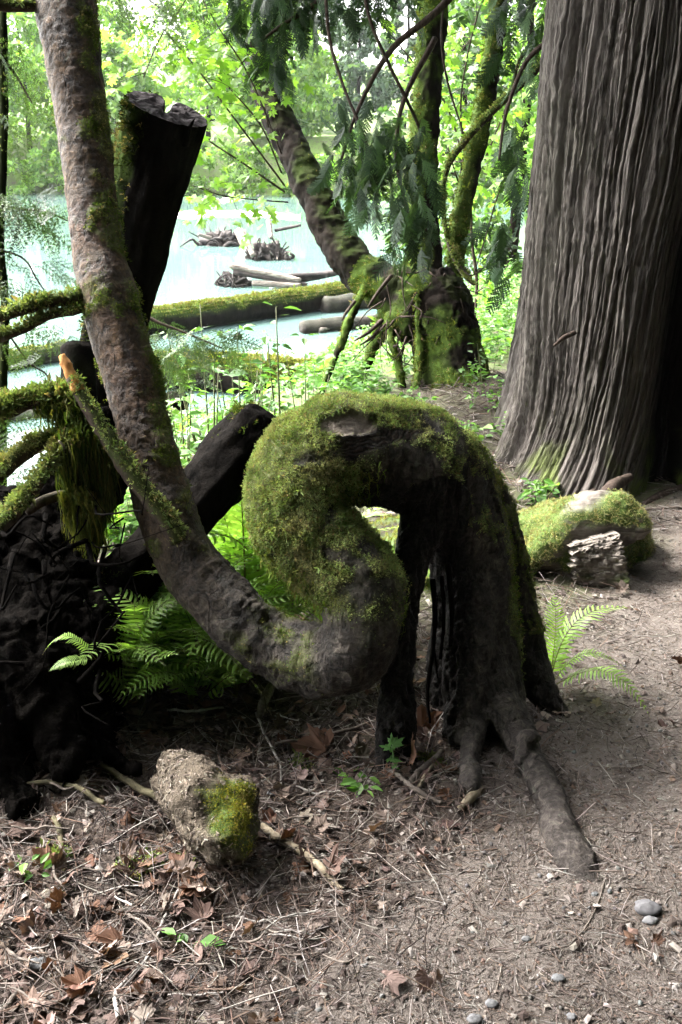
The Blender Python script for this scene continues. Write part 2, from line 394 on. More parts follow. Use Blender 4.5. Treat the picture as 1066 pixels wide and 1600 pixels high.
g_green = np.clip((0.45 * sstep(3.2, 5.5, GV[:, 1]) + 0.5 * sstep(6.5, 9, GV[:, 1])) * (1 - g_tr) + 0.35 * (1 - g_tr) * sstep(2.2, 3.2, GV[:, 1]), 0, 1) * (1 - 0.9 * np.exp(-((GV[:, 0] - 0.95) / 0.75) ** 2 - ((GV[:, 1] - 5.2) / 1.0) ** 2))
g_mud = sstep(WATER + 0.35, WATER + 0.02, GV[:, 2]) * (GV[:, 1] < 45)
def _sub(mask, name):
    f = GF[mask]; u, inv = np.unique(f, return_inverse=True)
    o = part(name, GV[u], inv.reshape(-1, 4), M['ground'], attrs={'trail': g_tr[u], 'green': g_green[u], 'mud': g_mud[u]}); o['kind'] = 'structure'
    gn = vnormals(GV, GF)[u]; o.data.normals_split_custom_set_from_vertices(gn.tolist())
    return o
fm = g_tr[GF].mean(1) > 0.5
ground = _sub(~fm, 'ground'); tag(ground, 'brown forest floor of soil and litter sloping down to the river', 'ground')
trail = _sub(fm, 'trail'); tag(trail, 'bare grey brown dirt trail on the right', 'trail')

def _water_mat():
    m = NT('river_water'); v = m.coord((1, 1, 1)); n = m.noise(m.coord((0.9, 2.2, 1)), 1.1, 4, 0.55); n2 = m.noise(m.coord((5, 11, 1)), 1.0, 3)
    c = m.mix(m.noise(v, 0.15, 3), (0.052, 0.088, 0.080), (0.075, 0.120, 0.108))
    h = m.math('ADD', n, m.math('MULTIPLY', n2, 0.10))
    return m.pbr(c, 0.04, m.bump(h, 0.06, 0.05), 0.5, IOR=1.333)
M['water'] = _water_mat()
wv = np.array([[-150, 2.0, WATER], [60, 2.0, WATER], [60, 75, WATER], [-150, 75, WATER]])
river = part('river', wv, np.array([[0, 1, 2, 3]]), M['water'], smooth=False); tag(river, 'calm pale turquoise river reflecting the bright sky', 'river', kind='structure')
# ------------------------------------------------------------------ moss helper
_tuft = []
for _k in range(3):
    _a = _k * 2 * math.pi / 3; _t = 0.85 if _k < 2 else 0.25
    d = np.array([math.cos(_a) * math.sin(_t), math.sin(_a) * math.sin(_t), math.cos(_t)]); s_ = np.array([-math.sin(_a), math.cos(_a), 0]) * 0.16
    m_ = d * 0.5 + np.array([0, 0, 0.12]); _tuft.append((np.array([d * 0, m_ + s_ * 0.95, d, m_ - s_ * 0.95]), [np.array([[0, 1, 2], [0, 2, 3]])]))
TUFT_V, TUFT_F = join(_tuft)
def moss_on(name, V, N, w, n, parent, length=0.014, droop=0.25, colors=None, seed=0, lift=0.0):
    w = np.clip(w, 0, None); p = w / w.sum(); k = rng.choice(len(V), n, p=p)
    P = V[k] + rng.normal(size=(n, 3)) * 0.004; Z = norm(N[k] + rng.normal(size=(n, 3)) * 0.35 + np.array([0, 0, -droop]))
    sc = length * np.exp(rng.normal(size=n) * 0.35) * (0.6 + 0.4 * np.clip(w[k] / w.max(), 0, 1))
    cn = fbm(P * 16 + seed, 3)[:, None]
    base = np.array(colors or [(0.250, 0.295, 0.118), (0.085, 0.118, 0.038)])
    t = np.clip(0.5 + 0.8 * cn, 0, 1); c = base[0] * t + base[1] * (1 - t); c = c * (1 + 0.22 * rng.normal(size=(n, 1))) * (1 + 0.07 * rng.normal(size=(n, 3)))
    pt = sstep(0.25, 0.6, fbm(P * 7 + seed + 40, 3))[:, None] * 0.55; c = c * (1 - pt) + np.array([0.165, 0.135, 0.070]) * (0.7 + 0.6 * rng.random((n, 1))) * pt
    sc = sc * (0.75 + 0.5 * np.clip(0.5 + fbm(P * 12 + 9, 2), 0, 1.3))
    tan = rng.random(n) < 0.10; c[tan] = np.array([0.20, 0.155, 0.075]) * (0.7 + 0.6 * rng.random((tan.sum(), 1)))
    v, f, cc = scatter(TUFT_V, TUFT_F, P + norm(N[k]) * lift, frames(Z, rng.random(n) * 6.28), sc, np.clip(c, 0.004, 1))
    o = part(name, v, f, M['moss'], parent, smooth=False, col=cc); return tag(o, kind='stuff')
def drape(name, anchor, n, length, parent, colors=None, spread=0.02):
    """moss hanging in strands below a branch"""
    k = rng.choice(len(anchor), n); P = anchor[k] + rng.normal(size=(n, 3)) * np.array([spread, spread, 0.012])
    L = length[k] * (0.35 + 0.75 * rng.random(n)); W = 0.0016 + 0.0022 * rng.random(n); ns = 4
    a = rng.random(n) * 6.28; side = np.stack([np.cos(a), np.sin(a), 0 * a], -1); V = []; wig = rng.normal(size=(n, ns + 1, 3)) * 0.005; wig[:, :, 2] *= .3
    for i in range(ns + 1):
        t = i / ns; c = P + wig[:, i] - np.stack([0 * L, 0 * L, L * t], -1); ww = (W * (1 - 0.85 * t))[:, None]
        V += [c - side * ww, c + side * ww]
    V = np.stack(V, 1).reshape(-1, 3); b = np.arange(n)[:, None] * (2 * ns + 2)
    F = np.concatenate([b + np.array([[2 * i, 2 * i + 1, 2 * i + 3, 2 * i + 2]]) for i in range(ns)])
    c = pick(colors or [(0.075, 0.105, 0.022), (0.04, 0.065, 0.014), (0.11, 0.115, 0.028)], n); c = np.repeat(c, 2 * ns + 2, 0)
    return tag(part(name, V, F, M['moss'], parent, smooth=False, col=c), kind='stuff')

# ------------------------------------------------------------------ the curled tree
base = hit(770, 1120)
ctree = thing('curled_tree', 'mossy tree arching on stilt roots, then curling down and rising again on the left', 'tree', base)
spine = [(778, 1150, 2.64, 50), (768, 1080, 2.66, 50), (757, 980, 2.66, 50), (745, 890, 2.65, 55), (722, 810, 2.63, 66), (688, 748, 2.60, 80), (640, 716, 2.56, 86), (585, 708, 2.52, 82),
         (526, 706, 2.48, 82), (480, 736, 2.45, 82), (464, 786, 2.43, 76), (484, 838, 2.41, 71), (528, 876, 2.39, 69), (563, 918, 2.38, 63), (566, 970, 2.38, 61), (552, 1014, 2.40, 64), (506, 1031, 2.43, 57),
         (452, 1020, 2.46, 55), (398, 989, 2.48, 52), (340, 932, 2.50, 51), (287, 868, 2.52, 48), (255, 785, 2.54, 46), (232, 700, 2.56, 43), (212, 620, 2.58, 42), (190, 540, 2.60, 44), (166, 446, 2.62, 44), (152, 380, 2.64, 39),
         (130, 205, 2.68, 40), (104, 20, 2.72, 46), (85, -140, 2.78, 44), (70, -330, 2.86, 42)]
SP, SR = chain(spine)
sp, sr = spline(SP, 420, SR)
legs = {
 'left': [(668, 800, 2.55, 40), (645, 870, 2.53, 27), (630, 960, 2.52, 22), (622, 1060, 2.50, 24), (620, 1140, 2.48, 24)],
 'left_a': [(630, 1090, 2.49, 17), (636, 1145, 2.49, 12), (640, 1215, 2.48, 10)],
 'left_b': [(612, 1090, 2.49, 17), (603, 1150, 2.47, 13), (598, 1225, 2.43, 9)],
 'mid': [(715, 850, 2.66, 46), (712, 950, 2.70, 34), (705, 1040, 2.72, 36), (700, 1110, 2.72, 34), (695, 1160, 2.70, 40)],
 'inner': [(742, 900, 2.62, 44), (735, 1010, 2.60, 42), (728, 1090, 2.58, 36), (722, 1160, 2.56, 30)],
 'right': [(748, 750, 2.66, 30), (778, 800, 2.68, 26), (800, 870, 2.70, 24), (815, 960, 2.72, 26), (835, 1050, 2.72, 27), (858, 1095, 2.70, 20), (885, 1118, 2.68, 8)],
 'front': [(757, 1010, 2.64, 42), (772, 1080, 2.60, 37), (798, 1125, 2.55, 31), (826, 1165, 2.48, 25), (850, 1215, 2.38, 26), (866, 1262, 2.28, 27), (880, 1300, 2.20, 31), (905, 1335, 2.13, 34), (935, 1372, 2.06, 18)],
 'stub': [(752, 1075, 2.60, 26), (742, 1130, 2.54, 19), (737, 1180, 2.46, 17), (733, 1222, 2.38, 17), (730, 1240, 2.35, 13)],
 'knee': [(826, 1150, 2.47, 12), (815, 1175, 2.45, 9), (808, 1195, 2.43, 7)],
 'knot': [(812, 1158, 2.48, 11), (828, 1150, 2.46, 13), (842, 1154, 2.47, 9)],
}
def ground_clip(pts, rad, bury):     # roots lie on the soil: keep their ends from floating or sinking away
    z = height(pts[:, 0], pts[:, 1]); return z
parts_ = [tube(sp, sr, 24)]; leg_s = {}
for k, rows in legs.items():
    P, r = chain(rows)
    if k == 'front':
        for i in range(3, len(P)):
            zt = ground_z(P[i][0], P[i][1]) + r[i] * (0.25, 0.25, 0.25, 0.25, 0.25, 0.15, -0.05, -0.35, -1.0)[i]; P[i][2] = zt
    if k == 'stub':
        for i in (2, 3, 4): P[i][2] = ground_z(P[i][0], P[i][1]) + r[i] * 0.5
    q, rr = spline(P, 40, r); leg_s[k] = (q, rr); parts_.append(tube(q, rr, 16))
V, N, Q = remesh(parts_, 0.0058, 4)
# nearest skeleton sample: which limb, how far along
S = [sp]; own = [np.zeros(len(sp), int)]; tt = [np.linspace(0, 1, len(sp))]
for i, (k, (q, rr)) in enumerate(leg_s.items()): S.append(q); own.append(np.full(len(q), i + 1)); tt.append(np.linspace(0, 1, len(q)))
S = np.vstack(S); own = np.concatenate(own); tt = np.concatenate(tt); rads = np.concatenate([sr] + [v[1] for v in leg_s.values()])
ki, kd = nearest(V, S); vo, vt = own[ki], tt[ki]
isT = vo == 0; sm = vt * 30                                  # control-point index along the trunk
up = np.where(isT, sstep(18, 22, sm), 0.0)
arch = np.where(isT, sstep(3, 5, sm) * (1 - sstep(18, 20, sm)), 0.0)
n_lo = fbm(V * 7, 3); n_md = fbm(V * 22 + 4, 4); n_hi = fbm(V * 70 + 8, 3)
ring = fbm(np.stack([sm * 9 + 1.5 * n_lo, V[:, 0] * 5, V[:, 2] * 5], -1), 2)
disp = 0.010 * n_lo * (0.35 + arch) + (0.0030 - 0.0014 * up) * n_md + 0.0018 * n_hi + np.where(isT, (0.0028 - 0.0018 * up) * ring, 0) + np.isin(vo, [7, 8]) * 0.005 * fbm(V * np.array([22, 22, 22]) + 5, 3)
ridg = 1 - np.abs(fbm(np.stack([V[:, 0] * 40, V[:, 1] * 40, V[:, 2] * 7], -1), 3)); 
painted_shade = np.where(isT, sstep(7.2, 4.5, sm) * 1.0, 0.0) ; painted_shade = np.maximum(painted_shade, np.isin(vo, [1, 2, 3, 4, 5, 6]) * 1.0)  # shade painted dark on legs and arch, with fibrous relief
painted_shade = painted_shade * np.where(isT, sstep(0.45, -0.15, N[:, 2] * 0.8 + N[:, 0] * 1.1 - 0.28 * N[:, 1]), np.where(vo == 6, 0.55, np.where(vo == 5, sstep(0.25, -0.45, N[:, 0]), 1.0)))
under = sstep(0.15, -0.5, N[:, 2]) * (np.isin(vo, [1, 2, 3, 4, 5]) | isT & (sm < 8)); painted_shade = np.maximum(painted_shade, under)  # downward faces get the painted shade too
disp = disp + painted_shade * 0.018 * (ridg - 0.6)
rootm = np.isin(vo, [7, 8, 9, 10]) * sstep(0.30, 0.62, np.where(vo == 7, vt, np.where(vo == 8, vt + 0.1, 1.0)))
# knots on the bent trunk
for (a, b) in ((372, 938), (399, 952), (352, 985), (290, 850), (258, 690)):
    c_ = V[np.argmin(np.linalg.norm(np.cross(V - CAM, norm(ray(a, b))), axis=1) + 0.2 * np.linalg.norm(V - CAM, axis=1))]
    d = np.linalg.norm(V - c_, axis=1); disp = disp + 0.016 * np.exp(-(d / 0.022) ** 2) - 0.010 * np.exp(-(d / 0.008) ** 2) + 0.004 * np.cos(d / 0.0045) * np.exp(-(d / 0.03) ** 2)
# the old pruning wound on top of the arch, with rolled lips of bark below it
def first_hit(a, b): 
    d = norm(ray(a, b)); rel = V - CAM; t = rel @ d; off = np.linalg.norm(rel - t[:, None] * d, axis=1); k = np.where(off < 0.012)[0]; return k[np.argmin(t[k])]
sc0 = V[first_hit(546, 657)]; n0 = N[first_hit(546, 657)]
rel = V - sc0; ex = np.array([1.0, 0, 0]); ez = norm(np.cross(n0, ex)); ez = ez if ez[2] > 0 else -ez
la, lb = rel @ ex, rel @ ez
fn = norm(N)
e0 = np.sqrt(((la + 0.004) / 0.074) ** 2 + ((lb - 0.004 - 0.15 * la) / 0.036) ** 2) + 0.30 * n_md + 0.25 * n_lo
okf = (np.abs(rel @ n0) < 0.10)
scar = sstep(1.05, 0.88, e0) * okf
e1 = np.sqrt(((la - 0.028) / 0.075) ** 2 + ((lb + 0.062) / 0.058) ** 2) + 0.10 * n_md
lips = sstep(2.9, 2.3, e0 + 0.9 * n_lo) * okf * (1 - scar) * sstep(0.0, -0.012, lb - 0.15 * la) * sstep(-0.06, 0.0, la)
disp = disp * (1 - 0.8 * scar) - 0.009 * scar + 0.004 * np.exp(-((e0 - 1.15) / 0.15) ** 2) * okf
V = V + N * disp[:, None]; N = vnormals(V, Q)
# where moss grows
upn = N[:, 2]; nz = fbm(V * 11 + 30, 3)
toward = -N[:, 0] * 0.40 + N[:, 2] * 0.5 - N[:, 1] * 0.35
bulb = np.where(isT, sstep(7.0, 8.2, sm) * (1 - sstep(12.6, 14.4, sm + 0.8 * nz)), 0) * sstep(-0.62, -0.2, toward + 0.35 * nz + 0.12) * sstep(-0.85, -0.45, upn)
topm = np.where(isT, sstep(2.5, 4, sm) * (1 - sstep(8.5, 9.5, sm)), 0) * np.maximum(sstep(0.62, 0.95, upn + 0.15 * np.maximum(N[:, 0], 0) + 0.45 * nz), sstep(0.45, 0.8, upn + 0.4 * nz) * sstep(6.8, 7.6, sm))
edge_r = np.where(isT, sstep(0.5, 2, sm) * (1 - sstep(6, 7, sm)), 0) * sstep(0.55, 0.8, N[:, 0] + 0.45 * nz) * 0.8
bend = np.where(isT, sstep(15.6, 16.4, sm) * (1 - sstep(17.6, 18.6, sm)), 0) * sstep(0.25, 0.6, 0.5 + 0.6 * nz - 0.15 * np.abs(upn)) * sstep(-0.3, 0.1, upn) * 0.8
upm = np.where(isT, sstep(19, 21, sm), 0) * np.maximum(sstep(0.55, 0.85, 0.75 * N[:, 0] - 0.25 * N[:, 1] + 0.55 * nz), sstep(0.5, 0.75, nz + 0.35 * np.exp(-((sm - 25) / 0.7) ** 2)) )
upm = np.maximum(upm, np.where(isT, np.exp(-((sm - 25.1) / 0.35) ** 2) * sstep(-0.2, 0.3, nz), 0) * 0.9)
legm = (vo == 6) * sstep(0.35, 0.7, N[:, 2] * 0.6 + N[:, 0] * 0.5 + 0.5 * nz) * (vt < 0.55)
bare = sstep(0.25, 0.60, 0.75 * fbm(V * 13 + 3, 3) + 1.05 * np.exp(-(np.linalg.norm((V - V[first_hit(575, 890)]) @ np.diag([1.25, 1.0, 0.8]), axis=1) / 0.10) ** 2) - 0.12)
moss = np.clip(np.maximum.reduce([bulb * (1 - 0.9 * bare), topm, edge_r, bend, upm, legm]) * (1 - scar) * (1 - lips), 0, 1)
painted_shade = painted_shade * (1 - moss)
V = V + N * (moss * (0.002 + 0.006 * fbm(V * 38 + 11, 3)))[:, None]; N = vnormals(V, Q)
fo = np.where((vo[Q] == 0).sum(1) >= 2, 0, 0)
maj = np.median(vo[Q], axis=1).astype(int)
grp = {0: 'trunk', 1: 'stilt_root', 2: 'stilt_root', 3: 'stilt_root', 4: 'trunk', 5: 'trunk', 6: 'stilt_root_right', 7: 'surface_root', 8: 'root_stub', 9: 'surface_root', 10: 'surface_root'}
tn = {}
for nm in ('trunk', 'stilt_root', 'stilt_root_right', 'surface_root', 'root_stub'):
    msk = np.isin(maj, [k for k, g in grp.items() if g == nm]); f = Q[msk]; u, inv = np.unique(f, return_inverse=True)
    o = part(nm.replace('_right', ''), V[u], inv.reshape(-1, 4), M['curl'], ctree, attrs={'moss': moss[u], 'painted_shade': painted_shade[u], 'scar': scar[u], 'lip': lips[u], 'lipd': e0[u], 'upright': up[u], 'root': rootm[u]})
    o.data.normals_split_custom_set_from_vertices(N[u].tolist()); tn[nm] = o
tag(tn['trunk'], 'curled trunk with purplish brown bark and an old pruning wound on the arch')
tag(tn['surface_root'], 'smooth grey root crossing the edge of the trail')
front = isT & (N @ norm(CAM - np.array([-0.1, 2.4, 0.6])) > -0.5)
wb = np.where(isT & (sm < 14.6), moss, 0) ** 1.5
moss_on('moss', V, N, wb, 85000, tn['trunk'], 0.0044, 0.15, seed=1)
moss_on('moss', V, N, np.where(isT & (sm >= 14.6) | (vo > 0), moss, 0) ** 1.3, 16000, tn['trunk'], 0.0050, 0.1, colors=[(0.10, 0.125, 0.03), (0.05, 0.08, 0.014)], seed=2)
# loose fringe of moss hanging off the lower edge of the loop and under the arch
lowm = np.where(isT & (sm > 7) & (sm < 14) & (upn < -0.05) & (moss > 0.05))[0]
drape('moss_fringe', V[lowm], 1400, np.full(len(lowm), 0.045), tn['trunk'], spread=0.004)
# rootlets hanging inside the hollow between the stilt roots
rl = []
for rows in ([(676, 905, 2.56, 4), (680, 960, 2.56, 4), (676, 1020, 2.57, 3.5), (668, 1080, 2.58, 3), (672, 1130, 2.58, 2)], [(690, 900, 2.55, 3.5), (694, 960, 2.55, 3), (688, 1030, 2.55, 2.5)],
             [(684, 930, 2.60, 2), (678, 1000, 2.6, 2), (684, 1060, 2.6, 1.5)], [(700, 880, 2.54, 5), (706, 950, 2.54, 4), (704, 1010, 2.54, 3)]):
    P, r = chain(rows); q, rr = spline(P, 24, r); o = tube(q, rr, 7, wob=0.3); o = part('rootlet', o[0], o[1], M['dark_log'], ctree, attrs={'moss': np.zeros(len(o[0]))})
# side branches of the risen trunk
def branch(name, rows, parent, mat, n=40, ns=10, mossw=0.0, mossn=0, wob=0.12, label=None, ml=0.010, side=(0, 0, 1.0)):
    P, r = chain(rows); q, rr = spline(P, n, r); v, f = tube(q, rr, ns, wob=wob, seed=rows[0][0]); T = norm(v - np.vstack([np.repeat(q, ns, 0), q[:1], q[-1:]]))
    mk = np.clip(sstep(-0.2, 0.5, T @ np.array(side) + 0.5 * fbm(v * 14, 2)) * mossw, 0, 1)
    o = part(name, v, f, mat, parent, attrs={'moss': mk})
    if label: o['label'] = label
    if mossn: moss_on('moss', v, T, mk + 1e-5, mossn, o, ml, 0.1, seed=rows[0][1])
    return o, q, rr
bo = branch('broken_branch', [(278, 842, 2.46, 17), (262, 815, 2.44, 15), (235, 778, 2.43, 15), (208, 745, 2.42, 15), (182, 706, 2.42, 14), (155, 665, 2.42, 12), (128, 620, 2.42, 10), (112, 590, 2.42, 9)], ctree, M['twig'], 50, 12, 0.5, 900, 0.10, 'broken side branch leaning up to the left', 0.007, (0.6, -0.3, 0.5))
branch('torn_end', [(124, 612, 2.42, 10), (112, 588, 2.42, 9.5), (103, 568, 2.42, 8.5), (97, 555, 2.42, 6)], bo[0], M['orange_wood'], 16, 10, 0, 0, 0.25, 'torn orange wood at the tip of the broken branch')
branch('branch', [(150, 458, 2.60, 16), (120, 466, 2.58, 12), (80, 470, 2.55, 10), (40, 482, 2.52, 9), (-20, 500, 2.48, 9), (-80, 520, 2.45, 9)], ctree, M['twig'], 40, 10, 0.8, 1000)
branch('branch', [(150, 470, 2.60, 10), (118, 484, 2.57, 8), (80, 492, 2.55, 7), (40, 512, 2.53, 7), (-10, 532, 2.50, 7), (-60, 545, 2.48, 7)], ctree, M['twig'], 40, 10, 0.8, 700)
branch('branch', [(100, 12, 2.72, 20), (62, 8, 2.70, 11), (30, 10, 2.66, 9), (0, 8, 2.62, 9), (-60, -6, 2.56, 9)], ctree, M['twig'], 30, 10, 0.6, 500)
# ------------------------------------------------------------------ the giant cedar
def _cedar_mat():
    m = NT('cedar_bark'); tw = m.attr('ang'); zz = m.attr('hgt'); cx = m.add('CombineXYZ'); m.set(cx.inputs[0], tw); m.set(cx.inputs[1], zz)
    n1 = m.add('TexNoise'); m.set(n1.inputs['Vector'], cx.outputs[0]); n1.inputs['Scale'].default_value = 1.0; n1.inputs['Detail'].default_value = 8; n1.inputs['Roughness'].default_value = 0.65
    n1 = n1.outputs[0]; cy = m.add('VectorMath', operation='MULTIPLY'); m.set(cy.inputs[0], cx.outputs[0]); cy.inputs[1].default_value = (7, 9, 1)
    n3 = m.noise(cy.outputs[0], 1.0, 5, 0.65); n2 = m.noise(m.coord((2.5, 2.5, 2.5)), 1.0, 4)
    c = m.mix(m.rng(n1, 0.36, 0.66), (0.015, 0.012, 0.010), (0.086, 0.074, 0.066))
    c = m.mix(m.rng(n3, 0.45, 0.72, 0, 0.6), c, (0.135, 0.123, 0.113))
    c = m.mix(m.rng(n2, 0.5, 0.72, 0, 0.45), c, (0.052, 0.050, 0.036))
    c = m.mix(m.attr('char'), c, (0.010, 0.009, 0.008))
    c = m.mix(m.math('MULTIPLY', m.attr('moss'), m.rng(n3, 0.3, 0.6)), c, (0.075, 0.10, 0.02))
    h = m.math('ADD', n3, m.math('MULTIPLY', n1, 0.5))
    return m.pbr(c, 0.92, m.bump(h, 0.8, 0.012), 0.15)
M['cedar'] = _cedar_mat()
CX, CY = 1.60, 4.72
cedar = thing('giant_cedar', 'huge old cedar with stringy furrowed grey brown bark and flared base beside the trail', 'tree', (CX, CY, ground_z(CX, CY)))
def cedar_r(th, z):
    """th: 0 = +x, pi = -x ; -pi/2 = towards the camera"""
    r = 0.685 - 0.004 * z + 0.09 * np.exp(-np.maximum(z, 0) / 0.20)
    lob = 0.5 + 0.5 * np.cos(th * 7 + 1.1 * np.sin(th * 2) + 0.6 + 0.25 * z)
    r = r + (0.035 + 0.085 * np.exp(-np.maximum(z, 0) / 0.35)) * (lob - 0.5)
    def bump(c, w): d = np.angle(np.exp(1j * (th - c))); return np.exp(-(d / w) ** 2)
    r = r + 0.20 * bump(R(-137), 0.28) * np.exp(-np.maximum(z, 0) / 0.20)          # buttress root running towards the camera on the left
    r = r + 0.12 * bump(R(-122), 0.16) * np.exp(-np.maximum(z, 0) / 0.30)
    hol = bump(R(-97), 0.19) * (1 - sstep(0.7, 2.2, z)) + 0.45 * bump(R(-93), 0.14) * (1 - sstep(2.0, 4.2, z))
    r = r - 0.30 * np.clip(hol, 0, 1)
    r = r - 0.05 * bump(R(-158), 0.05) - 0.04 * bump(R(-124), 0.04) * np.exp(-z / 0.8) - 0.05 * bump(R(-114), 0.035) * np.exp(-z / 0.9)
    return r, hol
thl = np.concatenate([np.linspace(R(-205), R(-20), 560, endpoint=False), np.linspace(R(-20), R(155), 90, endpoint=False)])
zl = np.concatenate([np.linspace(-0.35, 2.7, 200, endpoint=False), np.linspace(2.7, 14, 60)])
TH, ZZ = np.meshgrid(thl, zl, indexing='ij'); r0, hol = cedar_r(TH, ZZ); sh = TH.shape
gz = cedar['zz'] = 0.0
arc = TH * 0.62 * 24 + 3.0 * np.sin(ZZ * 0.8 + TH) * 0.5
warp = fbm(np.stack([TH * 5, ZZ * 1.1, 0 * TH], -1).reshape(-1, 3), 3).reshape(sh)
lean = 0.9 * np.exp(-np.maximum(ZZ, 0) / 0.8)
u = TH * 0.66 * 34 + 1.0 * warp + lean * 5 * np.sin(TH * 3.1 + 1)
cs = np.stack([u, ZZ * 0.6 + 0.2 * warp, 0 * TH + 2.0], -1).reshape(-1, 3)
n_a = pn(cs); n_b = pn(cs * np.array([2.1, 2.8, 1]) + 7); rd3 = fbm(cs * np.array([5, 9, 1]) + 3, 3)
plate = 1 - np.exp(-(n_a / 0.17) ** 2); plate2 = 1 - np.exp(-(n_b / 0.13) ** 2)
ridge = (0.5 * n_a + 0.5 * rd3).reshape(sh)
gap = (0.70 * plate + 0.30 * plate2).reshape(sh)
crs = fbm(np.stack([u * 1.2, ZZ * 22, 0 * TH], -1).reshape(-1, 3), 2).reshape(sh)
r = r0 + 0.034 * (gap - 0.5) + 0.008 * ridge + 0.006 * crs + 0.012 * fbm(np.stack([np.cos(TH) * 3, np.sin(TH) * 3, ZZ * 1.5], -1).reshape(-1, 3), 3).reshape(sh)
oz = ground_z(CX - 0.1, CY - 0.6)
CV = np.stack([CX + r * np.cos(TH) + 0.015 * ZZ, CY + r * np.sin(TH), oz + ZZ], -1).reshape(-1, 3)
nz_ = len(zl); nt = len(thl); i_, j_ = np.meshgrid(np.arange(nt), np.arange(nz_ - 1), indexing='ij'); i2 = (i_ + 1) % nt
CF = np.stack([i_ * nz_ + j_, i2 * nz_ + j_, i2 * nz_ + j_ + 1, i_ * nz_ + j_ + 1], -1).reshape(-1, 4)
cm = sstep(0.35, 0.02, ZZ) * sstep(0.05, 0.4, fbm(np.stack([TH * 4, ZZ * 3, 0 * TH + 8], -1).reshape(-1, 3), 3).reshape(sh) + 0.25 * np.exp(-((TH - R(-115)) / 0.35) ** 2))
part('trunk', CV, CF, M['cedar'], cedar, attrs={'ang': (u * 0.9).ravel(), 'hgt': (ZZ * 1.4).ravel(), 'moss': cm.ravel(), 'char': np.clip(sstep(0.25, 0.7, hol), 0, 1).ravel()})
del cedar['zz']
# a short dead snag of twig on the bark
branch('twig_stub', [(898, 520, 4.18, 4), (880, 528, 4.12, 3.5), (866, 540, 4.08, 2)], cedar, M['twig'], 10, 6)
# leaf clumps, for tree foliage and for unseen crowns added as shade
def leaf_cloud(centres, radii, n_each, size, cols, flat=0.5, seed=0, quad=True, up=0.4):
    C = np.repeat(np.asarray(centres), n_each, 0); Rr = np.repeat(np.asarray(radii), n_each, 0)
    n = len(C); d = norm(rng.normal(size=(n, 3))) * (rng.random((n, 1)) ** 0.45); P = C + d * Rr
    Z = norm(rng.normal(size=(n, 3)) + np.array([0, 0, up]) + d * 0.5)
    pv = np.array([[0, -0.5, 0], [0.32, -0.05, 0.06], [0, 0.55, -0.05], [-0.32, -0.05, 0.06]]); pf = np.array([[0, 1, 2], [0, 2, 3]])
    shade = 0.75 + 0.5 * rng.random((len(centres), 1)); c = pick(cols, n) * np.repeat(shade, n_each, 0)
    return scatter(pv, pf, P, frames(Z, rng.random(n) * 6.28), size * np.exp(rng.normal(size=n) * 0.3), np.clip(c, 0.003, 1))

# ------------------------------------------------------------------ tree growing astride the old stump
mb = hit(715, 685); D = 6.0
mtree = thing('stump_tree', 'three-stemmed mossy tree on a rotting stump with prop roots behind the curled tree', 'tree', mb)
limbs = {
 'stump': [(722, 730, 5.75, 70), (712, 640, 5.85, 62), (700, 560, 5.9, 56), (690, 490, 5.95, 52), (672, 440, 6.0, 40)],
 'burl': [(690, 470, 5.95, 44), (640, 455, 6.0, 42), (600, 448, 6.05, 36), (572, 430, 6.1, 28)],
 'burl_low': [(645, 470, 5.95, 40), (640, 505, 5.92, 30), (648, 530, 5.9, 16)],
 'lean': [(600, 445, 6.05, 32), (560, 420, 6.1, 32), (527, 375, 6.15, 31), (495, 310, 6.2, 28), (462, 245, 6.25, 26), (432, 180, 6.3, 25), (408, 100, 6.35, 25), (390, 10, 6.4, 25), (372, -120, 6.5, 24), (350, -330, 6.6, 22)],
 'mid': [(668, 470, 6.0, 32), (664, 400, 6.0, 26), (661, 300, 6.05, 23), (664, 200, 6.1, 22), (672, 90, 6.15, 23), (678, -30, 6.2, 23), (682, -300, 6.4, 21)],
 'right': [(708, 520, 6.05, 20), (708, 460, 6.1, 16), (712, 400, 6.15, 14), (722, 335, 6.2, 15), (735, 270, 6.25, 15), (752, 195, 6.3, 16), (768, 100, 6.35, 15), (780, 0, 6.4, 14), (800, -250, 6.6, 13)],
 'prop1': [(585, 425, 6.0, 10), (565, 460, 5.95, 10), (545, 505, 5.9, 10), (528, 550, 5.85, 9), (510, 590, 5.8, 9), (492, 640, 5.75, 9)],
 'prop2': [(610, 480, 6.0, 20), (590, 530, 5.95, 14), (572, 570, 5.9, 11), (552, 615, 5.85, 10)],
 'prop3': [(608, 490, 5.9, 12), (612, 530, 5.85, 8), (622, 570, 5.82, 8), (634, 630, 5.8, 9)],
 'prop4': [(652, 460, 5.75, 6), (653, 510, 5.74, 8), (655, 560, 5.73, 8), (650, 620, 5.72, 7)],
 'foot1': [(745, 640, 5.8, 22), (765, 670, 5.65, 16), (785, 700, 5.5, 10)],
 'foot2': [(690, 650, 5.7, 26), (672, 690, 5.5, 18), (668, 720, 5.4, 10)],
}
pp, ss, oo, names = [], [], [], list(limbs)
for i, k in enumerate(names):
    P, r = chain(limbs[k]); q, rr = spline(P, 60 if k in ('lean', 'mid', 'right') else 30, r); rr = rr * (0.75 if k.startswith('prop') else 1.0); pp.append(tube(q, rr, 14, wob=0.10, seed=i)); ss.append(q); oo.append(np.full(len(q), i))
V, N, Q = remesh(pp, 0.015, 3); ki, kd = nearest(V, np.vstack(ss)); vo = np.concatenate(oo)[ki]
rough = np.isin(vo, [0, 1, 2, 10, 11])
fib = 1 - np.abs(fbm(np.stack([V[:, 0] * 22, V[:, 1] * 22, V[:, 2] * 5], -1), 3))
V = V + N * (0.012 * fbm(V * 9, 3) + 0.006 * fbm(V * 34, 3) + rough * 0.03 * (fib - 0.7))[:, None]; N = vnormals(V, Q)
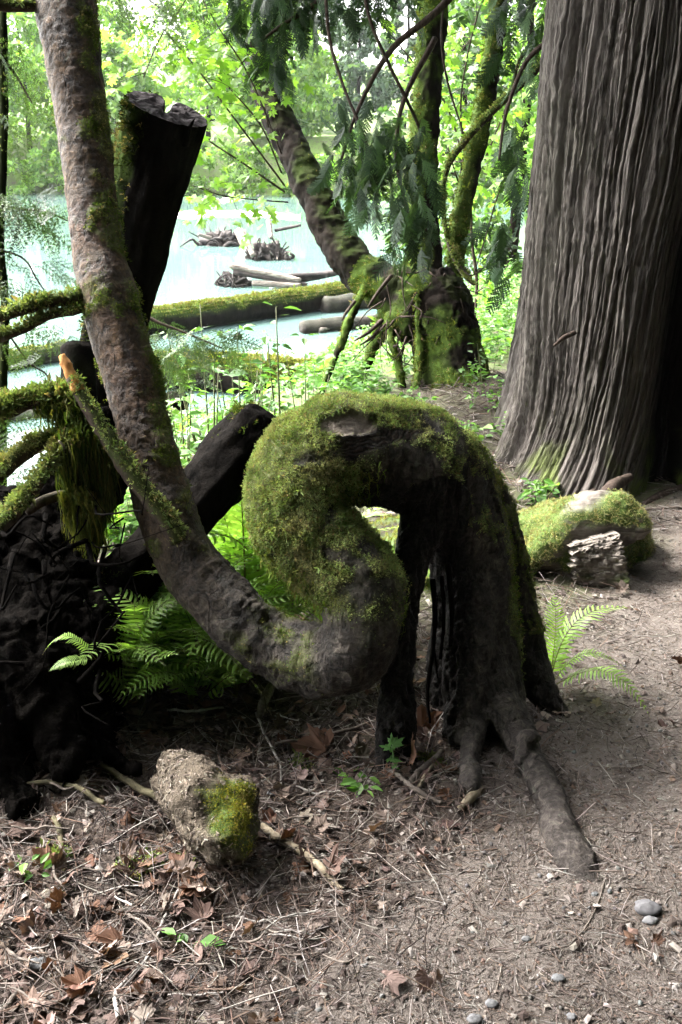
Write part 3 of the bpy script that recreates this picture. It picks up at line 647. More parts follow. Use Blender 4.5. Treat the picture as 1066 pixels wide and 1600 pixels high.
nz = fbm(V * 4 + 2, 3)
mk = np.clip(np.select([vo == 0, np.isin(vo, [1, 2]), vo == 3, vo == 4, vo == 5], [sstep(0.0, 0.4, nz + 0.25 - 0.3 * N[:, 0]), 0.15 + 0 * nz, sstep(0.2, 0.8, N[:, 2] * 0.8 + 0.5 * nz) * 0.35, sstep(-0.15, 0.4, -N[:, 0] * 0.5 + 0.7 * nz + 0.1), sstep(-0.2, 0.3, -N[:, 0] * 0.5 + 0.6 * nz + 0.2)], sstep(-0.3, 0.3, nz + 0.3 * N[:, 2] - 0.2 * N[:, 0] + 0.1)), 0, 1)
maj = np.median(vo[Q], axis=1).astype(int)
for nm, ids in (('stump', [0, 1, 2]), ('stem', [3]), ('stem', [4]), ('stem', [5]), ('prop_root', [6]), ('prop_root', [7]), ('prop_root', [8]), ('prop_root', [9]), ('root', [10]), ('root', [11])):
    f = Q[np.isin(maj, ids)]; uu, inv = np.unique(f, return_inverse=True)
    if len(f) == 0: continue
    o = part(nm, V[uu], inv.reshape(-1, 4), M['mossy_bark'], mtree, attrs={'moss': mk[uu]}); o.data.normals_split_custom_set_from_vertices(N[uu].tolist())
    if ids == [3]: o['label'] = 'dark stem leaning out over the river'
    if nm == 'stump': stump_part = o
moss_on('moss', V, N, mk ** 2 * (V[:, 2] < 3.4), 16000, stump_part, 0.013, 0.2, colors=[(0.12, 0.14, 0.028), (0.06, 0.085, 0.016)], seed=5)
cen = np.array([(rng.uniform(-1.6, 1.8), rng.uniform(5.0, 7.2), rng.uniform(3.1, 7.0)) for _ in range(46)]); lv_, lf_, lc_ = leaf_cloud(cen, np.tile([0.75, 0.75, 0.4], (46, 1)), 90, 0.22, [(0.05, 0.10, 0.03), (0.07, 0.13, 0.035)], up=1.0); part('crown', lv_, lf_, M['leaf'], mtree, smooth=False, col=lc_)  # unseen crown added above the frame to shade the stems
# shreds of bark and fine roots hanging at the burl
fr = []
for k in range(70):
    a, b = rng.uniform(585, 735), rng.uniform(420, 560); P0 = at(a, b, rng.uniform(5.72, 5.9)); dv = norm(rng.normal(size=3) * np.array([0.5, 0.4, 0.4]) + np.array([0, 0, -0.8])); L = rng.uniform(0.10, 0.34)
    q = spline(np.array([P0, P0 + dv * L * 0.5 + rng.normal(size=3) * 0.02, P0 + dv * L + rng.normal(size=3) * 0.03]), 7); fr.append(tube(q, np.linspace(0.007, 0.0025, 7) * rng.uniform(0.5, 1.2), 4))
v, f = join(fr); tag(part('bark_shreds', v, f, M['twig'], stump_part, attrs={'moss': np.zeros(len(v))}), kind='stuff')
for rows in ([(555, 470, 5.8, 3), (540, 490, 5.78, 2.5), (535, 500, 5.77, 1)], [(598, 500, 5.8, 4), (575, 520, 5.78, 3), (555, 532, 5.75, 1.5)], [(598, 508, 5.8, 3), (580, 528, 5.78, 2.5), (562, 540, 5.76, 1)], [(612, 430, 5.75, 3.5), (592, 455, 5.72, 3), (575, 480, 5.7, 1.5)]):
    branch('dead_spike', rows, mtree, M['twig'], 10, 5)

# ------------------------------------------------------------------ black shapes on the left: root wad, leaning cut log, fallen log
def wood_obj(rows, mat, name, parent, ns=28, n=90, wob=0.08, amp=0.01, mossw=0.0, end_bulge=True, label=None, cap=True, grooves=0.0):
    P, r = chain(rows); q, rr = spline(P, n, r); v, f = tube(q, rr, ns, cap, wob=wob, seed=rows[0][0]); ctr = np.vstack([np.repeat(q, ns, 0), q[:1], q[-1:]]) if cap else np.repeat(q, ns, 0)
    T = norm(v - ctr); t_ = np.repeat(np.linspace(0, 1, n), ns); ax = norm(q[-1] - q[0])
    if cap: t_ = np.concatenate([t_, [0, 1]])
    along = v @ ax; perp = v - np.outer(along, ax)
    g = fbm(np.concatenate([perp * 26, ], 1) + np.outer(along * 3, ax), 4)
    v = v + T * (amp * g)[:, None]
    mk = np.clip(sstep(0.15, 0.7, T[:, 2] + 0.6 * fbm(v * 5, 3)) * mossw, 0, 1)
    o = part(name, v, f, mat, parent, attrs={'moss': mk})
    if label: o['label'] = label
    return o, v, T, mk, q, rr
# leaning cut log, sawn end split, tipping towards the viewer
def split_log():
    P, r = chain([(262, 170, 2.82, 63), (240, 260, 2.92, 58), (208, 400, 3.05, 50), (175, 540, 3.18, 46), (135, 700, 3.3, 46), (100, 860, 3.38, 48), (80, 1000, 3.42, 50)])
    q, rr = spline(P, 120, r); ns = 96; ax = norm(q[0] - q[8]); root = thing('leaning_cut_log', 'black leaning log with a split sawn end pointing up behind the left trunk', 'log', on_ground(q[-1][0], q[-1][1]))
    v, f = tube(q, rr, ns, False, wob=0.05, seed=3); along = v @ ax; perp = v - np.outer(along, ax); T = norm(v - np.repeat(q, ns, 0))
    v = v + T * (0.006 * fbm(perp * 40 + np.outer(along * 4, ax), 3))[:, None]
    # split: open a wedge on the far side of the end
    tocam = norm(CAM - q[0]); back = norm(-(tocam - ax * (tocam @ ax))); side = np.cross(ax, back)
    rowi = np.repeat(np.arange(120), ns); rel = v - np.repeat(q, ns, 0); lat = rel @ side; bk = rel @ back
    gap = (bk > 0) * np.exp(-(lat / 0.011) ** 2) * np.clip(1 - rowi / 9.0, 0, 1); v = v - ax * (gap * 0.12)[:, None]
    part('log', v, f, M['dark_log'], root, attrs={'moss': np.clip(sstep(0.4, 0.8, -T[:, 0] + 0.4 * fbm(v * 8, 2)) * 0.5 * sstep(60, 10, rowi), 0, 1)})
    # sawn face in two halves with rough torn grain
    rim = v[:ns]; rings = 9; c0 = q[0]; hv = []
    for k in range(rings + 1):
        t = k / rings; ring = c0 + (rim - c0) * t; rl = ring - c0; la = rl @ side; ba = rl @ back
        dz = 0.010 * fbm(ring * 30, 3) + 0.002 * np.sin(np.arctan2(ba, la) * 9) * t
        ring = ring - np.outer(((ring - c0) @ ax) * (1 - t) if False else 0 * la, ax) + ax * ((dz * (k < rings))[:, None])
        cut = (ba > -0.02) * np.exp(-(la / 0.006) ** 2) * (0.10 if k < rings else 0.0); hv.append(ring - ax * cut[:, None])
    hv = np.vstack(hv); i, j = np.meshgrid(np.arange(rings), np.arange(ns), indexing='ij'); j2 = (j + 1) % ns
    ff = np.stack([i * ns + j, i * ns + j2, (i + 1) * ns + j2, (i + 1) * ns + j], -1).reshape(-1, 4)[:, ::-1]
    part('sawn_face', hv, ff, M['black_end'], root, smooth=False, attrs={'moss': np.zeros(len(hv))}, ).data.polygons.foreach_set('use_smooth', np.zeros(len(ff), bool))
    sp_ = rim[np.argmax((rim - c0) @ (-back) + (rim - c0) @ np.array([0.9, 0, 0]))]
    a = tube(np.array([sp_ - ax * 0.06, sp_ + ax * 0.0, sp_ + ax * 0.02 + np.array([0.01, 0, 0.005])]), np.array([0.012, 0.007, 0.001]), 5); part('splinter', a[0], a[1], M['dark_log'], root, attrs={'moss': np.zeros(len(a[0]))})
    # mossy stubble down the river side
    w = np.where((T[:, 0] < -0.3) & (rowi < 60), 1.0, 0.0); moss_on('moss', v, T, w + 1e-6, 1500, root, 0.012, 0.0, colors=[(0.02, 0.028, 0.006), (0.012, 0.018, 0.004)])
split_log()
# round dark stub beside it
sl = thing('dark_stub', 'short round dark stub behind the torn orange branch tip', 'log', hit(120, 1040))
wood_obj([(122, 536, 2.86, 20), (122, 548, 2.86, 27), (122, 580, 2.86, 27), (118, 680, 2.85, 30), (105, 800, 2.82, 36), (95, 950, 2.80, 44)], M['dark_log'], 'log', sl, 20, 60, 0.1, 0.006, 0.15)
# fallen log
fl = thing('fallen_log', 'black fallen log slanting up behind the curled trunk with a rounded broken end', 'log', on_ground(*at(200, 900, 2.8)[:2]))
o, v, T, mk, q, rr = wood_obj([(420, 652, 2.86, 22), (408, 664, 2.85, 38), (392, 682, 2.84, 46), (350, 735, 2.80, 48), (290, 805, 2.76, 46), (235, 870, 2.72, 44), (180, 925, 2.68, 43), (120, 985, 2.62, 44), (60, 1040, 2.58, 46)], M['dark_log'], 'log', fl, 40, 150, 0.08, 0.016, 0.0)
w = np.where((T[:, 2] > 0.35) & (T[:, 0] < 0.1), 1.0, 0) * sstep(0.0, 0.3, fbm(v * 6, 2) + 0.2) + 1e-6; moss_on('moss', v, T, w, 1400, fl, 0.008, 0.0, colors=[(0.06, 0.085, 0.016), (0.03, 0.045, 0.010)])
# small dark broken log standing over the water
so = thing('broken_log_end', 'small dark broken log end sticking out over the water right of the left trunk', 'log', at(250, 640, 5.2))
wood_obj([(292, 618, 5.2, 9), (285, 622, 5.2, 15), (265, 634, 5.2, 18), (235, 652, 5.15, 19), (180, 690, 5.1, 22), (110, 740, 5.0, 24), (60, 790, 4.9, 26)], M['dark_log'], 'log', so, 18, 50, 0.1, 0.012, 0.05)

# root wad: a stump tipped on its side, nearly black, with mossy limbs
rwb = on_ground(-0.98, 2.42)
rw = thing('root_wad', 'black upturned root wad with moss-draped limbs at the left edge', 'stump', rwb)
pp = []
for rows in ([(60, 1230, 2.50, 95), (70, 1100, 2.55, 120), (60, 980, 2.60, 110), (70, 880, 2.64, 70), (85, 800, 2.68, 38), (95, 735, 2.70, 26)],
             [(-40, 1200, 2.50, 120), (-30, 1050, 2.55, 110), (-20, 900, 2.6, 80), (0, 800, 2.62, 40), (8, 760, 2.62, 20)],
             [(90, 1100, 2.50, 80), (130, 1010, 2.52, 60), (160, 960, 2.58, 44), (190, 930, 2.66, 30)],
             [(100, 1150, 2.45, 60), (150, 1160, 2.42, 40), (190, 1185, 2.38, 18), (215, 1200, 2.34, 8)],
             [(165, 640, 2.58, 16), (165, 690, 2.58, 26), (170, 740, 2.58, 26), (150, 800, 2.60, 22), (120, 880, 2.62, 40)],
             [(30, 1000, 2.45, 60), (60, 1080, 2.38, 50), (90, 1160, 2.33, 30), (110, 1215, 2.28, 14)],
             [(-60, 1050, 2.40, 80), (-30, 1150, 2.35, 70), (10, 1220, 2.28, 40), (40, 1260, 2.22, 18)]):
    P, r = chain(rows); q, rr = spline(P, 30, r); pp.append(tube(q, rr, 16, wob=0.15, seed=rows[0][0]))
V, N, Q = remesh(pp, 0.010, 2); V = V + N * (0.03 * fbm(V * 8, 4) + 0.022 * (1 - np.abs(fbm(V * np.array([24, 24, 9]), 3)) - 0.7))[:, None]
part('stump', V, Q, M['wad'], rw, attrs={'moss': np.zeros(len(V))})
for k in range(44):
    a, b = rng.uniform(-30, 190), rng.uniform(800, 1200); d0 = rng.uniform(2.30, 2.5); P0 = at(a, b, d0); dv = norm(rng.normal(size=3) + np.array([0.2, -0.3, -0.5])); L = rng.uniform(0.06, 0.20)
    q = spline(np.array([P0 - dv * 0.05 + np.array([0, 0.1, 0]), P0, P0 + dv * L * 0.4 + rng.normal(size=3) * 0.025, P0 + dv * L * 0.7 + rng.normal(size=3) * 0.03, P0 + dv * L + rng.normal(size=3) * 0.05]), 12)
    q[:, 2] = np.maximum(q[:, 2], height(q[:, 0], q[:, 1]) + 0.004); a_ = tube(q, np.linspace(0.006, 0.0015, 12) * rng.uniform(0.4, 1.5), 5, wob=0.15); part('root', a_[0], a_[1], M['wad'], rw, attrs={'moss': np.zeros(len(a_[0]))})
branch('limb', [(-40, 655, 2.40, 18), (0, 642, 2.42, 17), (45, 626, 2.44, 15), (85, 622, 2.46, 17), (112, 630, 2.47, 20), (128, 660, 2.48, 14), (150, 700, 2.52, 12)], rw, M['twig'], 50, 12, 1.0, 3600, 0.15, None, 0.013)
branch('limb', [(-40, 770, 2.44, 15), (0, 738, 2.45, 13), (40, 705, 2.46, 13), (75, 688, 2.47, 14), (100, 700, 2.49, 10), (130, 735, 2.54, 8)], rw, M['twig'], 40, 12, 0.9, 2200, 0.15, None, 0.010)
branch('limb', [(-30, 850, 2.34, 14), (10, 812, 2.36, 13), (45, 770, 2.38, 13), (80, 722, 2.40, 12), (108, 692, 2.42, 13), (140, 682, 2.46, 16), (160, 700, 2.52, 16)], rw, M['twig'], 50, 12, 0.7, 1800, 0.12, None, 0.011)
branch('limb', [(40, 800, 2.46, 8), (70, 782, 2.48, 9), (110, 772, 2.52, 8), (150, 772, 2.56, 6)], rw, M['twig'], 24, 8, 0.1)
branch('twig_spike', [(98, 705, 2.39, 2.5), (99, 697, 2.385, 2.5), (92, 688, 2.38, 1.5)], rw, M['driftwood'], 8, 6)
P, _ = chain([(80, 625, 2.45, 1), (95, 625, 2.46, 1), (112, 630, 2.46, 1), (125, 645, 2.47, 1)]); drape('hanging_moss', spline(P, 30), 2200, np.linspace(0.05, 0.10, 30), rw)
P, _ = chain([(104, 690, 2.42, 1), (118, 682, 2.43, 1), (132, 680, 2.44, 1), (146, 684, 2.46, 1), (158, 700, 2.48, 1)]); drape('hanging_moss', spline(P, 30), 5000, np.concatenate([np.linspace(0.16, 0.30, 15), np.linspace(0.30, 0.18, 15)]), rw, spread=0.016)
P, _ = chain([(115, 770, 2.44, 1), (128, 780, 2.44, 1), (140, 790, 2.45, 1)]); drape('hanging_moss', spline(P, 20), 1800, np.full(20, 0.13), rw, colors=[(0.10, 0.10, 0.022), (0.06, 0.075, 0.018)], spread=0.014)
# ------------------------------------------------------------------ low lumps: mossy log stub at the trail, crumbly lump in the litter
def blob(center, rad, n=60, lump=0.12, seed=0, sq=2.0, freq=3.0, rz=0.0):
    th = np.linspace(0, 2 * np.pi, n, endpoint=False); ph = np.linspace(-np.pi / 2, np.pi / 2, n // 2)
    T_, P_ = np.meshgrid(th, ph, indexing='ij'); d = np.stack([np.cos(P_) * np.cos(T_), np.cos(P_) * np.sin(T_), np.sin(P_)], -1).reshape(-1, 3)
    d2 = np.sign(d) * np.abs(d) ** (2 / sq); d2 /= np.maximum((np.abs(d2) ** sq).sum(1, keepdims=True) ** (1 / sq), 1e-6)
    v = d2 * (1 + lump * fbm(d * freq * 0.5 + seed, 4))[:, None] * np.asarray(rad); c, s = math.cos(rz), math.sin(rz)
    v = np.stack([v[:, 0] * c - v[:, 1] * s, v[:, 0] * s + v[:, 1] * c, v[:, 2]], -1) + np.asarray(center)
    m = n // 2; i, j = np.meshgrid(np.arange(n), np.arange(m - 1), indexing='ij'); i2 = (i + 1) % n
    return v, np.stack([i * m + j, i2 * m + j, i2 * m + j + 1, i * m + j + 1], -1).reshape(-1, 4)
M['lump'] = bark_mat('crumbly_lump', (0.032, 0.026, 0.019), (0.112, 0.092, 0.070), (26, 26, 40), 0.95, 1.0, 0.02, spec=0.1)
M['grey_wood'] = bark_mat('grey_weathered_wood', (0.065, 0.056, 0.048), (0.19, 0.170, 0.150), (4, 30, 60), 0.9, 0.7, 0.008, spec=0.15)
# mossy log stub by the trail
b0 = hit(920, 880)
ls = thing('mossy_log_stub', 'mossy log end with pale split wood lying beside the trail below the giant cedar', 'log', b0)
def lp(px, py, d): return at(px, py, d)
pp = []
P, r = chain([(1000, 842, 3.50, 20), (985, 822, 3.52, 34), (950, 810, 3.56, 44), (905, 818, 3.58, 46), (865, 850, 3.56, 36), (825, 875, 3.50, 22), (790, 885, 3.45, 8)]); q, rr = spline(P, 60, r); pp.append(tube(q, rr, 20))
P, r = chain([(935, 800, 3.62, 36), (900, 812, 3.66, 34), (860, 850, 3.66, 26)]); q, rr = spline(P, 20, r); pp.append(tube(q, rr, 16))
_c = hit(900, 872); _d = hit(968, 872); pp.append(blob(_d + np.array([0.0, 0.10, 0.0]), (0.15, 0.17, 0.19), 40, 0.15, 6)); pp.append(blob(_c + np.array([0.0, 0.06, 0.02]), (0.25, 0.21, 0.20), 40, 0.12, 5)); V, N, Q = remesh(pp, 0.010, 8); V = V + N * (0.018 * fbm(V * 6, 3) + 0.006 * fbm(V * 30, 3))[:, None]; N = vnormals(V, Q)
mk = np.clip(sstep(-0.15, 0.45, N[:, 2] + 0.5 * fbm(V * 6 + 3, 3)) * sstep(0.55, 0.2, fbm(V * 4 + 9, 2)), 0, 1)
part('stub', V, Q, M['grey_wood'], ls, attrs={'moss': mk}); moss_on('moss', V, N, mk + 1e-6, 17000, ls, 0.0055, 0.0, colors=[(0.25, 0.25, 0.120), (0.165, 0.17, 0.075)], seed=9)
# splintered grey wood facing the trail: a slab with stepped, ragged layers
nu, nv = 90, 46; A0, A1, B0, B1 = at(898, 850, 3.44), at(966, 832, 3.42), hit(896, 908) - np.array([0, 0, 0.01]), hit(984, 918) - np.array([0, 0, 0.01])
uu, vv_ = np.meshgrid(np.linspace(0, 1, nu), np.linspace(0, 1, nv), indexing='ij'); uf, vf = uu.ravel(), vv_.ravel()
ed = 0.06 * fbm(np.stack([uf * 0 + 3, vf * 14, 0 * uf], -1), 3) * sstep(0.6, 1.0, uf) - 0.12 * fbm(np.stack([uf * 0 + 9, vf * 9, 0 * uf], -1), 3) * sstep(0.4, 0.0, uf); uf2 = uf + ed
Pq = (A0 * (1 - uf2)[:, None] + A1 * uf2[:, None]) * (1 - vf)[:, None] + (B0 * (1 - uf2)[:, None] + B1 * uf2[:, None]) * vf[:, None]
layer = np.floor(vf * 4 + 0.5 * fbm(np.stack([uf * 3, vf * 2, 0 * uf + 5], -1), 2)); hh = 0.007 * np.sin(layer * 2.3 + 1) + 0.003 * fbm(np.stack([uf * 4, vf * 40, 0 * uf], -1), 3) + 0.010 * fbm(np.stack([uf * 5, vf * 6, 0 * uf + 2], -1), 3)
Pq = Pq + np.outer(hh, norm(np.array([-0.1, -1.0, 0.5]))) + np.outer(0.03 * np.sin(vf * 3.1) , norm(np.array([0, -1.0, 0.6]))); nb = len(Pq)
back = Pq + np.array([-0.02, 0.16, -0.03]); i, j = np.meshgrid(np.arange(nu - 1), np.arange(nv - 1), indexing='ij'); ff = [np.stack([i * nv + j, i * nv + j + 1, (i + 1) * nv + j + 1, (i + 1) * nv + j], -1).reshape(-1, 4)]
bd = np.concatenate([np.arange(nu) * nv, (nu - 1) * nv + np.arange(1, nv), (np.arange(nu - 2, -1, -1)) * nv + nv - 1, np.arange(nv - 2, 0, -1)]); b2 = np.roll(bd, -1); ff.append(np.stack([b2, bd, bd + nb, b2 + nb], -1))
allv = np.vstack([Pq, back]); part('split_wood', allv, ff, M['grey_wood'], ls, smooth=False, attrs={'moss': np.clip(1.6 * fbm(allv * 7 + 4, 3) - 0.3, 0, 0.8)})
# two barkless poles and a root in front of the cedar
for lab, rows in (('upper brown pole lying at the foot of the giant cedar', [(770, 812, 3.85, 5), (810, 806, 3.84, 8), (850, 800, 3.84, 9), (890, 790, 3.86, 7), (930, 768, 3.92, 6)]),
                  ('lower brown pole lying between cedar and mossy log stub', [(776, 824, 3.72, 9), (810, 819, 3.72, 10), (845, 816, 3.74, 10), (880, 812, 3.76, 8)]),
                  ('thick brown root rising right of the mossy log stub', [(930, 790, 3.85, 6), (950, 772, 3.92, 12), (962, 758, 4.0, 11), (985, 745, 4.1, 6)]),
                  ('broad low root crossing the slope at the right edge', [(1010, 745, 4.2, 5), (1040, 728, 4.28, 10), (1070, 716, 4.36, 12), (1120, 700, 4.45, 12)])):
    P, r = chain(rows); 
    for i in range(len(P)): P[i][2] = max(P[i][2], ground_z(P[i][0], P[i][1]) + r[i] * 0.3) if 'right edge' not in lab else ground_z(P[i][0], P[i][1]) - r[i] * 0.35
    q, rr = spline(P, 30, r); v, f = tube(q, rr, 12, wob=0.12, seed=rows[0][1]); o = part('pole' if 'pole' in lab else 'exposed_root', v, f, M['twig'] if 'root' in lab else M['poles'] if 'poles' in M else M['twig'], attrs={'moss': np.zeros(len(v))}, origin=q[0]); tag(o, lab, 'branch' if 'pole' in lab else 'root')
# pale logs and mossy hummock seen through the arch
for lab, rows in (('thin pale pole lying across the ground seen through the arch', [(540, 800, 4.1, 4), (600, 796, 4.08, 5), (660, 800, 4.05, 5), (720, 806, 4.0, 5)]), ('pale bleached log seen through the arch', [(560, 822, 3.85, 10), (620, 822, 3.84, 10), (700, 826, 3.82, 9), (760, 830, 3.80, 8)])):
    P, r = chain(rows); q, rr = spline(P, 30, r); q[:, 2] = height(q[:, 0], q[:, 1]) + rr * 0.6; v, f = tube(q, rr, 12, wob=0.1); tag(part('pale_log', v, f, M['driftwood'], attrs={'moss': np.zeros(len(v))}, origin=q[0]), lab, 'log')
hc = hit(640, 872); v, f = blob(hc - np.array([0, 0, 0.03]), (0.34, 0.30, 0.13), 70, 0.25, 4); tag(part('mossy_hummock', v, f, M['ground'], attrs={'trail': np.zeros(len(v)), 'green': np.ones(len(v)), 'mud': np.zeros(len(v))}, origin=hc), 'low mossy hummock behind the stilt roots', 'mound')
moss_on('moss', v, vnormals(v, f), np.ones(len(v)), 8000, bpy.data.objects['mossy_hummock'], 0.010, 0.0, colors=[(0.21, 0.21, 0.06), (0.12, 0.15, 0.036)])
# crumbly lump
lc = hit(345, 1300)
lump = thing('crumbly_lump', 'crumbly pale brown lump of rotten wood with a moss patch, half buried in litter', 'lump', lc)
pp = []
for rows in ([(258, 1190, 2.26, 28), (282, 1208, 2.22, 46), (315, 1236, 2.15, 54), (345, 1266, 2.09, 56), (372, 1276, 2.06, 42), (394, 1278, 2.05, 24)], [(345, 1328, 2.02, 20), (345, 1305, 2.03, 40), (340, 1285, 2.05, 48)], [(392, 1252, 2.10, 26), (372, 1245, 2.11, 42), (345, 1240, 2.12, 40)], [(300, 1275, 2.10, 26), (312, 1268, 2.11, 42), (325, 1262, 2.11, 46)]):
    P, r = chain(rows); q, rr = spline(P, 20, r * 1.08); q[:, 2] -= 0.03; pp.append(tube(q, rr, 16))
V, N, Q = remesh(pp, 0.0055, 5)
lay = fbm(np.stack([V[:, 0] * 9, V[:, 1] * 9, V[:, 2] * 38], -1), 3)
vor = 1 - np.abs(pn(V * np.array([34, 34, 60]))) * 2
V = V + N * (0.022 * fbm(V * 8 + 3, 2) + 0.006 * lay + 0.008 * fbm(V * 17, 4) + 0.003 * vor * 0.6 + 0.003 * fbm(V * 75, 2))[:, None]; N = vnormals(V, Q)
c_ = at(378, 1252, 2.02); mk = np.clip(sstep(0.11, 0.055, np.linalg.norm((V - c_) * np.array([1, 0.8, 0.9]), axis=1) + 0.03 * fbm(V * 18, 3)), 0, 1)
part('lump', V, Q, M['lump'], lump, attrs={'moss': mk * 0.9}); moss_on('moss', V, N, mk ** 2 + 1e-7, 5000, lump, 0.0030, 0.0, colors=[(0.17, 0.16, 0.022), (0.10, 0.105, 0.016)])
LUMP_V, LUMP_N, LUMP_W = V, N, np.clip(N[:, 2] + 0.6, 0.02, 1) * (1 - 0.85 * mk)
# ------------------------------------------------------------------ logs and driftwood in the river
def water_at(px, py, dz=0.0):
    d = ray(px, py); t = (WATER + dz - CAM[2]) / d[2]; return CAM + t * d, t
def river_log(name, label, a, b, rpx, mat, mossw=0.0, mossn=0, ns=20, n=70, taper=0.8, sink=0.3, cat='log', amp=0.02, ml=0.03, bend=0.0, z0=None, z1=None):
    (A, ta), (B, tb) = water_at(*a), water_at(*b); ra, rb = rpx / FPX * ta, rpx / FPX * tb * taper; ra = rb = (ra + rb) / 2 if abs(ta - tb) > 4 else ra
    A[2] += ra * (1 - sink) if z0 is None else z0; B[2] += rb * (1 - sink) if z1 is None else z1
    t = np.linspace(0, 1, n); q = A + (B - A) * t[:, None]; q[:, 2] += bend * np.sin(t * np.pi); rr = ra + (rb - ra) * t; rr[0] *= 0.75; rr[-1] *= 0.75
    v, f = tube(q, rr, ns, wob=0.06, seed=a[0]); T = norm(v - np.vstack([np.repeat(q, ns, 0), q[:1], q[-1:]])); ax = norm(B - A); al = v @ ax; pe = v - np.outer(al, ax)
    v = v + T * (amp * fbm(pe * 12 + np.outer(al * 1.5, ax), 3))[:, None]
    mk = np.clip(sstep(0.1, 0.75, T[:, 2] + 0.45 * fbm(v * 2.2 + a[1], 3)) * mossw, 0, 1)
    root = thing(name, label, cat, q[0]); part('log', v, f, mat, root, attrs={'moss': mk})
    if mossn: moss_on('moss', v, T, mk ** 1.5 + 1e-7, mossn, root, ml, 0.0, colors=[(0.155, 0.165, 0.045), (0.085, 0.105, 0.025)])
    return root
river_log('mossy_log', 'long mossy log reaching across the river to the leaning stem', (180, 532), (565, 474), 21, M['mossy_bark'], 1.0, 9000, 24, 110, 1.15, 0.0)
river_log('sunken_mossy_log', 'broad moss-covered log lying low in the water in front of the longer mossy log', (225, 600), (500, 618), 30, M['mossy_bark'], 1.3, 10000, 22, 90, 0.9, 0.45, bend=0.05, ml=0.03)
river_log('grey_log', 'grey waterlogged log on the mud left of the stump tree', (470, 520), (640, 505), 12, M['drift_dark'], 0.1, 0, 14, 40, 1.0, 0.4)
river_log('grey_log', 'bleached log tip lying below the prop roots in the water', (498, 520), (560, 508), 6, M['driftwood'], 0, 0, 12, 30, 0.7, 0.3)
river_log('dark_bank_log', 'dark log on the mud behind the prop roots', (505, 488), (650, 470), 14, M['drift_dark'], 0.1, 0, 14, 40, 1, 0.3)
river_log('grey_log', 'grey log lying in the shade at the left edge behind the mossy limbs', (-60, 590), (110, 560), 16, M['drift_dark'], 0.5, 900, 14, 40, 1, 0.2)
river_log('bleached_log', 'bleached broken log low in the water at the left edge', (-40, 665), (130, 640), 12, M['driftwood'], 0.0, 0, 14, 40, 1, 0.2)
river_log('bank_log', 'weathered log lying in the greenery right of the stump tree', (660, 408), (790, 408), 9, M['driftwood'], 0.3, 500, 14, 40, 1, -1.5)
# small black stone in the water
c_, t_ = water_at(372, 530); v, f = blob(c_, (0.07, 0.07, 0.10), 24, 0.2, 2); tag(part('water_stone', v, f, M['dark_log'], attrs={'moss': np.zeros(len(v))}, origin=c_), 'small black stone standing in the pale water', 'stone')
# root wads with pale trunks stranded in mid-river
def wad(name, label, px, py, wpx, hpx, nroots, logs):
    C, t = water_at(px, py); k = t / FPX; root = thing(name, label, 'driftwood', C); pp = []
    for i in range(nroots):
        d = rng.normal(size=3); d[2] = abs(d[2]) * 0.8 + 0.1; d = norm(d) * np.array([wpx, wpx * 0.8, hpx]) * k * rng.uniform(0.3, 0.75)
        s0 = C + np.array([rng.normal() * wpx * 0.35, rng.normal() * wpx * 0.3, 0]) * k
        pp.append(tube(spline(np.array([s0 - d * 0.2, s0 + d * 0.25 + rng.normal(size=3) * 3 * k, s0 + d * 0.6 + rng.normal(size=3) * 5 * k, s0 + d * 0.75 + rng.normal(size=3) * 9 * k]), 12), np.linspace(3.6, 0.8, 12) * k * rng.uniform(0.5, 1.3), 6, wob=0.2, seed=i))
    v, f = blob(C, np.array([wpx * 0.75, wpx * 0.6, hpx * 0.48]) * k, 50, 0.6, px, freq=6); part('root_mass', v, f, M['drift_dark'], root, attrs={'moss': np.zeros(len(v))})
    for a in pp: part('root', a[0], a[1], M['drift_dark'] if rng.random() < 0.9 else M['driftwood'], root, attrs={'moss': np.zeros(len(a[0]))})
    for (a, b, r, mat) in logs:
        P, rr = chain([(a[0], a[1], t * 0.985, r), ((a[0] + b[0]) / 2, (a[1] + b[1]) / 2, t * 0.98, r), (b[0], b[1], t * 0.975, r * 0.8)]); q, rr = spline(P, 16, rr); a_ = tube(q, rr, 10, wob=0.1); part('log', a_[0], a_[1], M[mat], root, attrs={'moss': np.zeros(len(a_[0]))})
wad('root_wad', 'tangled dark root wad stranded furthest out in the river', 348, 382, 42, 38, 70, [((373, 360), (392, 405), 7, 'driftwood'), ((330, 372), (310, 366), 3, 'driftwood')])
wad('root_wad', 'tangled root wad right of the pale slanting log in mid-river', 418, 404, 38, 46, 70, [((420, 345), (424, 372), 4, 'driftwood'), ((430, 360), (470, 352), 2.5, 'drift_dark'), ((380, 362), (396, 400), 5, 'driftwood')])
wad('root_wad', 'dark root end of bleached drift logs nearest the long mossy log', 368, 446, 30, 34, 46, [((360, 415), (470, 438), 5, 'driftwood'), ((365, 425), (480, 445), 4, 'drift_dark'), ((395, 442), (470, 446), 5, 'driftwood'), ((430, 432), (515, 428), 4, 'drift_dark'), ((470, 436), (530, 425), 6, 'drift_dark')])
